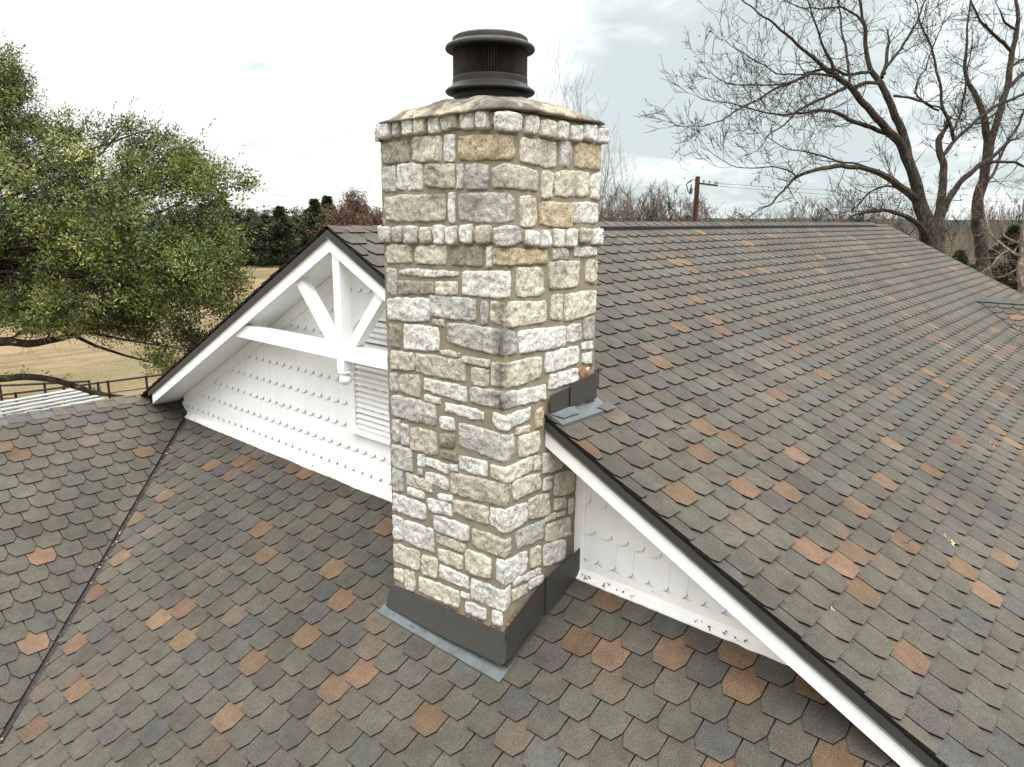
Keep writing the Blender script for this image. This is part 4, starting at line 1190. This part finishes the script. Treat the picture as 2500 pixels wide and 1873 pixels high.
# thicket at the cedars' feet
random.seed(66); mb=MB()
for _ in range(2600):
    px=random.uniform(430,960); d=random.uniform(110,132); p=at(px,640,d); z=gz(p.x,p.y)+8.6*random.random()**1.1
    for j in range(12): leaf(mb,Vector((p.x,p.y,z))+rv(.5),rv(1)+Vector((0,0,.5)),.4,.2,leafc('cedar'))
tag(mb.build('undergrowth',M['cedar']),kind='stuff',label='dark undergrowth filling in below the cedars')
mb=MB()
for _ in range(2600):
    px=random.choice([random.uniform(-1500,500),random.uniform(950,1500)]); d=random.uniform(124,150); p=at(px,640,d); sc_=max(1,abs(px-1250)/1700); z=gz(p.x,p.y)+8.2*random.random()**1.1
    for j in range(9): leaf(mb,Vector((p.x,p.y,z))+rv(1.1),rv(1)+Vector((0,0,.5)),.8,.42,leafc('cedar'))
tag(mb.build('woods',M['cedar']),kind='stuff',label='dark evergreen woods closing the pasture behind the oak and the house')
mb=MB()
for _ in range(260):
    px=random.uniform(570,740); p=on_z(px,random.uniform(636,650),GZ)
    grow(mb,Vector((p.x,p.y,gz(p.x,p.y))),Vector((0,0,1))+rv(.6),random.uniform(.5,1.1),.02,1,.8,.1,.3,(2,3),0,.012)
tag(mb.build('brush',M['pale_bark']),kind='stuff',label='low grey brush along the edge of the pasture')
# rusty leaved oaks beside the chimney
def rusty(seed,px,d,h,r,n,bare,label):
    random.seed(seed); p=at(px,640,d); loc=Vector((p.x,p.y,gz(p.x,p.y))); o=empty('oak_tree',loc,label,'tree','rusty leaved trees beyond the gable')
    mb=MB(); tips=[]
    for k in range(9): grow(mb,loc+Vector((0,0,h*.12+k*.25)),Vector((random.uniform(-1,1),random.uniform(-1,1),1.4)),h*.42,.11,3,.6,.16,.2,(3,4),0,.018,.66,tips)
    mb.tube([loc,loc+Vector((0,0,h*.5))],[.25,.12],8)
    mb.build('trunk',M['bark'],o,smooth=True)
    lb=MB(); n_=0
    for q,dd in tips*3:
        for j in range(n): leaf(lb,q+rv(.45 if bare else .7),rv(1),.22,.12,leafc('rusty'))
    for _ in range(0 if bare else 500):
        q=rv(1); 
        if q.length>1: continue
        c=loc+Vector((q.x*r,q.y*r,h*.55+q.z*h*.42))
        for j in range(14): leaf(lb,c+rv(.5),rv(1),.30,.17,leafc('rusty'))
    lb.build('crown',M['rusty'],o)
rusty(71,868,104,11.2,3,4,True,'thin rusty brown tree standing tallest left of the chimney')
rusty(72,835,98,7.6,4.2,3,False,'low rust coloured oak just behind the gable peak')
rusty(73,905,98,8.2,4.0,3,False,'rust coloured oak against the left edge of the chimney')
# ================================================================== BARE WOODS TO THE RIGHT
def bare(seed,h,label,group,mat='pale_bark',r0=.16,depth=4,minr=.020,n=6,wide=1.0):
    random.seed(seed); o=empty('bare_tree',(0,0,0),label,'tree',group); mb=MB()
    H0=h*.3; mb.tube([(0,0,-.3),(rv(.1).x,0,H0*.5),(0,0,H0)],[r0*1.2,r0,r0*.85],7)
    mb.tube([(0,0,H0),(.15,.1,h*.55),(.0,.2,h*.78),(.1,.1,h)],[r0*.85,r0*.5,r0*.25,minr],6)
    mb.build('trunk',M[mat],o,smooth=True); mb=MB()
    for k in range(n*2):
        z=H0*.8+(h*.6)*k/(n*2); grow(mb,Vector((0,0,z)),Vector((random.uniform(-1,1)*wide,random.uniform(-1,1)*wide,random.uniform(.5,1.2))),h*.33*(1.15-.5*k/(n*2)),r0*.42,depth-1,.6,.14,.2,(3,4),0,minr,.66)
    mb.build('crown',M[mat],o,smooth=False); return o
BG='bare trees in the woods beyond the ridge'
bp_=[bare(81,10,'bare grey tree in the woods beyond the ridge',BG,'pale_bark',.17,4,.016,5),bare(82,9,'bare grey tree in the woods beyond the ridge',BG,'bark',.15,4,.016,5,1.3),bare(83,11,'bare grey tree in the woods beyond the ridge',BG,'pale_bark',.16,4,.014,6,.8)]
# two that rise by themselves behind the chimney
b0=bare(84,14.6,'slender bare tree whose top shows just right of the chimney rim',None,'pale_bark',.10,3,.008,7,.42)
p=at(1403,640,46); b0.location=(p.x,p.y,gz(p.x,p.y))
p=at(1465,640,50); copy_thing(b0,(p.x,p.y,gz(p.x,p.y)),2.2,(.7,.80),'shorter slender bare tree right of the one behind the chimney rim')
random.seed(90)
used=set(); i=0
xs=[1478,1500,1525,1548,1572,1600,1628,1650,1680,1718,1745,1778,1810,1850,1885,1925,1960,2000,2040,2080,2125,2170,2210,2260,2300,2345,2390,2430,2470,2505]
ordn=['first','second','third','fourth','fifth','sixth','seventh','eighth','ninth','tenth','eleventh','twelfth','thirteenth','fourteenth','fifteenth','sixteenth','seventeenth','eighteenth','nineteenth','twentieth','twenty first','twenty second','twenty third','twenty fourth','twenty fifth','twenty sixth','twenty seventh','twenty eighth','twenty ninth','thirtieth']
for i,px in enumerate(xs):
    d=random.uniform(68,112); k=i%3
    pt=430 if px<1720 else 470 if px<1900 else 455   # tops
    top_=random.uniform(-22,26)+pt
    hh=((534-top_)/FPX*d+7.4)*.74; h0=(10,9,11)[k]; s_=hh/h0
    p=at(px,640,d); loc=(p.x,p.y,gz(p.x,p.y))
    lab=f'bare grey tree, {ordn[i]} from the chimney in the woods beyond the ridge'
    if i<3: o=bp_[k]; o.location=loc; o.scale=(s_*1.1,s_*1.1,s_); o['label']=lab
    else: copy_thing(bp_[k],loc,i*1.7,(s_*random.uniform(.95,1.3),s_),lab)
# brushwood behind them reads as one mass
random.seed(93); mb=MB()
for _ in range(1500):
    px=random.uniform(1440,2560); d=random.uniform(55,150); p=at(px,640,d); z0=gz(p.x,p.y)
    grow(mb,Vector((p.x,p.y,z0+random.uniform(0,3.2))),Vector((random.uniform(-.6,.6),random.uniform(-.6,.6),1)),random.uniform(1.6,3.6),.028*d/90,2,.7,.15,.25,(2,3),0,.010*d/60,.66,seg=3)
tag(mb.build('brushwood',M['pale_bark']),kind='stuff',label='tangle of bare grey brushwood filling the woods beyond the roof')
random.seed(94); mb=MB()
for _ in range(2600):
    px=random.uniform(1440,2560); d=random.uniform(120,190); p=at(px,640,d); z=gz(p.x,p.y)+random.uniform(0,7.4)*random.random()**.5
    c=jit(s2l(random.choice(((104,96,82),(90,84,70),(120,112,98),(84,84,58)))),.15)
    for j in range(8): leaf(mb,Vector((p.x,p.y,z))+rv(.9),rv(.5)+Vector((0,0,1)),.9,.10,c)
tag(mb.build('brushwood',M['cedar']),kind='stuff',label='far grey brown woods closing off the view on the right')
# dark cedars on the right
spots_=[(2462,46,.78,'broad dark cedar behind the right trunks, at the edge of the lawn'),(2410,52,.66,'dark cedar between the pale trunk and the lawn'),(2535,50,.95,'dark cedar cut off by the right edge of the photo'),(1890,78,.78,'small dark cedar showing over the ridge below the pecan boughs'),(1930,84,.68,'second small dark cedar over the ridge below the pecan boughs'),(2030,80,.72,'third small dark cedar over the ridge, nearest the pecan trunk'),(1672,90,.86,'dull green cedar just left of the utility pole'),(2340,60,.62,'dark cedar low behind the pecan trunks')]
for i,(px,d,s_,lab) in enumerate(spots_):
    p=at(px,640,d); c=copy_thing(protos[i%3],(p.x,p.y,gz(p.x,p.y)),i*2.1,(s_*1.25,s_),lab); c['group']='cedars among the bare woods'
# ================================================================== UTILITY POLE
D=48; pt=at(1703.5,431,D); pz=gz(pt.x,pt.y); pole=empty('utility_pole',(pt.x,pt.y,pz),'brown wooden utility pole with one crossarm rising over the ridge','utility pole')
mb=MB(); mb.tube([(pt.x,pt.y,pz),(pt.x,pt.y,pt.z)],[.19,.155],12,cap=True); mb.build('post',M['pole'],pole,smooth=False)
ax=(RT*1.0+Vector((FW.x,FW.y,0))*.15).normalized(); ax.z=0
mb=MB(); c=Vector((pt.x,pt.y,pt.z-.42)); mb.bar(c-ax*.1,c+ax*1.45+Vector((0,0,-.16)),.10,.11); mb.build('crossarm',M['pole'],pole)
for k,u in enumerate((.45,.85,1.25,1.4)):
    mb=MB(); q=c+ax*u+Vector((0,0,.05-.11*u)); mb.lathe(q.x,q.y,[(.02,q.z-.02),(.02,q.z+.06),(.07,q.z+.07),(.05,q.z+.13),(.07,q.z+.15),(.03,q.z+.2),(.001,q.z+.21)],10); mb.build('insulator',M['porcelain'],pole)
mb=MB(); q=c-ax*.42; 
mb.tube([q+Vector((0,0,.12)),q+ax*-.35+Vector((0,0,-.1)),q-ax*.2+Vector((0,0,-.55)),q-Vector((0,0,.75))],.04,6); mb.tube([c+Vector((0,0,.2)),q+Vector((0,0,.2)),q-ax*.3+Vector((0,0,-.0))],.035,6)
mb.lathe(q.x,q.y,[(.001,q.z-.7),(.10,q.z-.68),(.10,q.z-.35),(.04,q.z-.33),(.04,q.z-.1),(.001,q.z-.08)],10)
mb.build('fuse_cutout',M['porcelain'],pole)
for k,(a,b2,lab) in enumerate((((1752,448),(2700,470),'upper thin power line running right from the crossarm'),((1757,455),(2700,490),'lower thin power line running right from the crossarm'))):
    A_=at(*a,D+.3); B_=at(*b2,70); mb=MB(); P=[A_.lerp(B_,i/24)+Vector((0,0,-1.0*4*(i/24)*(1-i/24)*.45)) for i in range(25)]
    mb.tube(P,.011,4); tag(mb.build('power_line',M['black']),lab,'power line','power lines on the utility pole')
# ================================================================== PIPE FENCES, GATE, PERGOLA
def gpt(zx,zy,z): v=on_z(zx/4.142,900+zy/4.142,z); return v
ZT=-3.3
def fence(name,A,B,npost,rails,label,ext=1.0,posts=None,r=.035):
    f=empty(name,(A.x,A.y,GZ),label,'fence')
    for z,rr in rails:
        mb=MB(); a=Vector((A.x,A.y,A.z+z)); b_=Vector((B.x,B.y,B.z+z)); mb.tube([a,a.lerp(b_,.5)+Vector((0,0,-.015)),b_],rr,6,cap=True); mb.build('rail',M['rust_pipe'],f)
    for t in posts:
        q=A.lerp(B,t); mb=MB(); mb.tube([(q.x,q.y,GZ-.2),(q.x,q.y,q.z+.04)],r*1.25,8,cap=True); mb.build('post',M['rust_pipe'],f)
    return f
A1=gpt(0,268,ZT); B1=gpt(1090,130,ZT); dv=(B1-A1)
A_=A1-dv*.35; B_=B1+dv*.95
L_=(B_-A_).length
fence('pipe_fence',A_,B_,0,[(0,.038),(-.45,.02),(-.85,.02)],'dark pipe fence along the pasture behind the left ridge',posts=[.0,.21,.40,.5435,.5870,.76,1.0])
A2=gpt(0,170,ZT+.02); B2=gpt(900,128,ZT+.02); d2=B2-A2
fence('pipe_gate',A2-d2*.5,B2,0,[(0,.042),(-.5,.02),(-.95,.02)],'dark pipe rail fence reaching the corner post left of the small gate',posts=[.0,.33,.66,1.0])
ga=empty('iron_gate',(B2.x,B2.y,GZ),'small black iron picket gate beside the corner post','gate')
e=gpt(1015,140,ZT); mb=MB(); 
for i in range(9):
    q=B2.lerp(e,(i+.7)/9); mb.tube([(q.x,q.y,GZ+.15),(q.x,q.y,ZT-.22+.04*math.sin(i))],.012,5)
mb.build('picket',M['rust_pipe'],ga)
for z in (ZT-.35,GZ+.25): mb=MB(); mb.tube([(B2.x,B2.y,z),(e.x,e.y,z)],.014,5); mb.build('gate_rail',M['rust_pipe'],ga)
# far wire fence
p0=on_z(560,634,GZ); p1=on_z(760,640,GZ); wf=empty('wire_fence',(p0.x,p0.y,gz(p0.x,p0.y)),'thin wire fence with slim posts at the far edge of the pasture','fence')
for i in range(9):
    q=p0.lerp(p1,i/8); z=gz(q.x,q.y); mb=MB(); mb.tube([(q.x,q.y,z),(q.x,q.y,z+1.4)],.05,5); mb.build('post',M['pole'],wf)
for h in (.5,.9,1.3):
    mb=MB(); mb.tube([(q.x,q.y,gz(q.x,q.y)+h) for q in (p0.lerp(p1,i/8) for i in range(9))],.012,4); mb.build('wire',M['rust_pipe'],wf)
M['perg']=m_white('weathered_pergola_paint',(.46,.49,.47),.4)
# white pergola
PZ=-1.9
def pg(zx,zy): return gpt(zx,zy,PZ)
a=pg(20,350); b2=pg(640,240); c=pg(860,340); d_=pg(-60,500)
ux=(b2-a).normalized(); uy=Vector((0,0,1)).cross(ux).normalized()
if (c-b2).dot(uy)<0: uy=-uy
per=empty('pergola',(a.x,a.y,GZ),'white open slatted pergola roof below the left ridge','pergola')
for k in range(9):
    o=a-ux*2.2+uy*(.0+.42*k)+Vector((0,0,.02)); mb=MB(); mb.bar(o,o+ux*(3.95+.12*(k%2)),.20 if k%2==0 else .15,.03); mb.build('slat',M['perg'],per)
for u in (-1.9,-.95,.0,.85,1.6):
    o=a+ux*u-uy*.25-Vector((0,0,.09)); mb=MB(); mb.bar(o,o+uy*4.0,.05,.16); mb.build('rafter',M['perg'],per)
for u in (-1.9,1.6):
    for vq in (0,3.5):
        q=a+ux*u+uy*vq; mb=MB(); mb.box(q.x-.06,q.x+.06,q.y-.06,q.y+.06,GZ,PZ-.1); mb.build('post',M['white'],per)
# white board on the far lawn
p=on_z(2445,690,GZ); be=empty('bench',(p.x,p.y,GZ),'low white bench on the lawn past the right end of the roof','bench')
mb=MB(); mb.bar(Vector((p.x,p.y,gz(p.x,p.y)+.75))-RT*.7,Vector((p.x,p.y,gz(p.x,p.y)+.75))+RT*.7,.4,.08); mb.build('seat',M['white'],be)
for s_ in (-.6,.6):
    q=Vector((p.x,p.y,0))+RT*s_; mb=MB(); mb.box(q.x-.06,q.x+.06,q.y-.06,q.y+.06,GZ,gz(p.x,p.y)+.7); mb.build('leg',M['white'],be)
# ================================================================== FALLEN LEAVES
def dead_leaf(x,y,plane_z,nrm,size,seed,label,col=(150,104,70)):
    random.seed(seed); mb=MB(); z=plane_z(x,y)+.012; c=jit(s2l(col),.1)
    t1=nrm.cross(Vector((random.uniform(-1,1),random.uniform(-1,1),.1))).normalized(); t2=nrm.cross(t1); o=Vector((x,y,z))
    n=14; rim=[]
    for k in range(n):
        q=2*math.pi*k/n; r=size*(.55+.45*abs(math.cos(q*2.5)))*(1 if k%2 else .6); rim.append(o+t1*r*math.cos(q)*1.3+t2*r*math.sin(q)*.8+nrm*(.006+.4*size*abs(math.sin(q))**2*random.uniform(.3,1)))
    for k in range(n): mb.poly([o,rim[k],rim[(k+1)%n]],0,c)
    mb.tube([o,o-t1*size*.9+nrm*.008,o-t1*size*1.6+nrm*.02],.0025,4,0,c)
    tag(mb.build('fallen_leaf',M['dryleaf'],loc=(x,y,z)),label,'fallen leaf','fallen leaves on the roof')
lz=lambda x,y:y*S; mz=lambda x,y:H-S*x; wz=lambda x,y:ZW-S*(x-XW)
for i,(x,y,f,nr_,s_,lab,cc) in enumerate([(-2.12,-.89,lz,NF,.045,'curled orange brown leaf on the lean-to roof below the finial end of the gable',(160,92,52)),
 (-2.04,-.10,lz,NF,.05,'brown leaf caught against the left part of the white base trim',(142,92,60)),
 (-1.72,-.10,lz,NF,.04,'small dull brown leaf right of the one caught on the base trim',(120,92,62)),
 (-2.62,-.17,lz,NF,.03,'tiny dark leaf fragment, leftmost along the base trim',(96,76,50)),
 (-.95,-2.68,lz,NF,.045,'dark curled leaf clump low on the lean-to roof near the valley',(84,66,48)),
 (-.26,-.13,lz,NF,.028,'pale leaf scrap by the base trim near the chimney',(190,160,120)),
 (5.04,2.08,mz,N1,.055,'pale star shaped dry leaf in the middle of the right slope',(206,176,138)),
 (4.88,5.10,mz,N1,.06,'pale curled leaf high on the right slope',(196,164,124)),
 (4.75,.04,mz,N1,.014,'tiny white leaf speck near the right rake',(236,226,206)),
 (2.05,7.33,mz,N1,.05,'small dark leaf far up the right slope',(70,60,48))]):
    dead_leaf(x,y,f,nr_,s_,500+i,lab,cc)
for i,(x,y,f,lab) in enumerate([(4.81,1.51,mz,'short dark twig on the right slope beside the star shaped leaf'),(3.20,.62,mz,'thin dark twig on the right slope just past the chimney')]):
    mb=MB(); o=Vector((x,y,f(x,y)+.022)); mb.tube([o,o+Vector((.03,.05,-.01)),o+Vector((.02,.11,-.006)),o+Vector((.05,.15,-.02))],.004,5); tag(mb.build('twig',M['oak_bark']),lab,'twig','twigs on the roof')
# litter in the valley and along the base trim
random.seed(610); mb=MB()
for _ in range(190):
    t=random.random()**.8*4.0; q=Vector((XV,0,0))+Vector((1,-1,-S))*t+Vector((1,1,0)).normalized()*random.uniform(-.03,.03)+Vector((0,0,.012))
    leaf(mb,q,rv(1)+Vector((.4,-.4,.1)),random.uniform(.015,.055),random.uniform(.008,.025),jit(s2l(random.choice(((150,96,66),(92,66,48),(190,150,120),(60,48,40)))),.2))
for _ in range(46):
    x=random.choice([random.uniform(XV,CX0),random.uniform(CX1,4.6)]); y=random.uniform(-.075,-.055); q=Vector((x,y,y*S+.045))
    for j in range(3): leaf(mb,q+rv(.012),rv(1),.022,.014,s2l((36,28,24)))
tag(mb.build('leaf_litter',M['dryleaf']),kind='stuff',label='crumbled leaves and dirt in the roof valley and along the base trim')
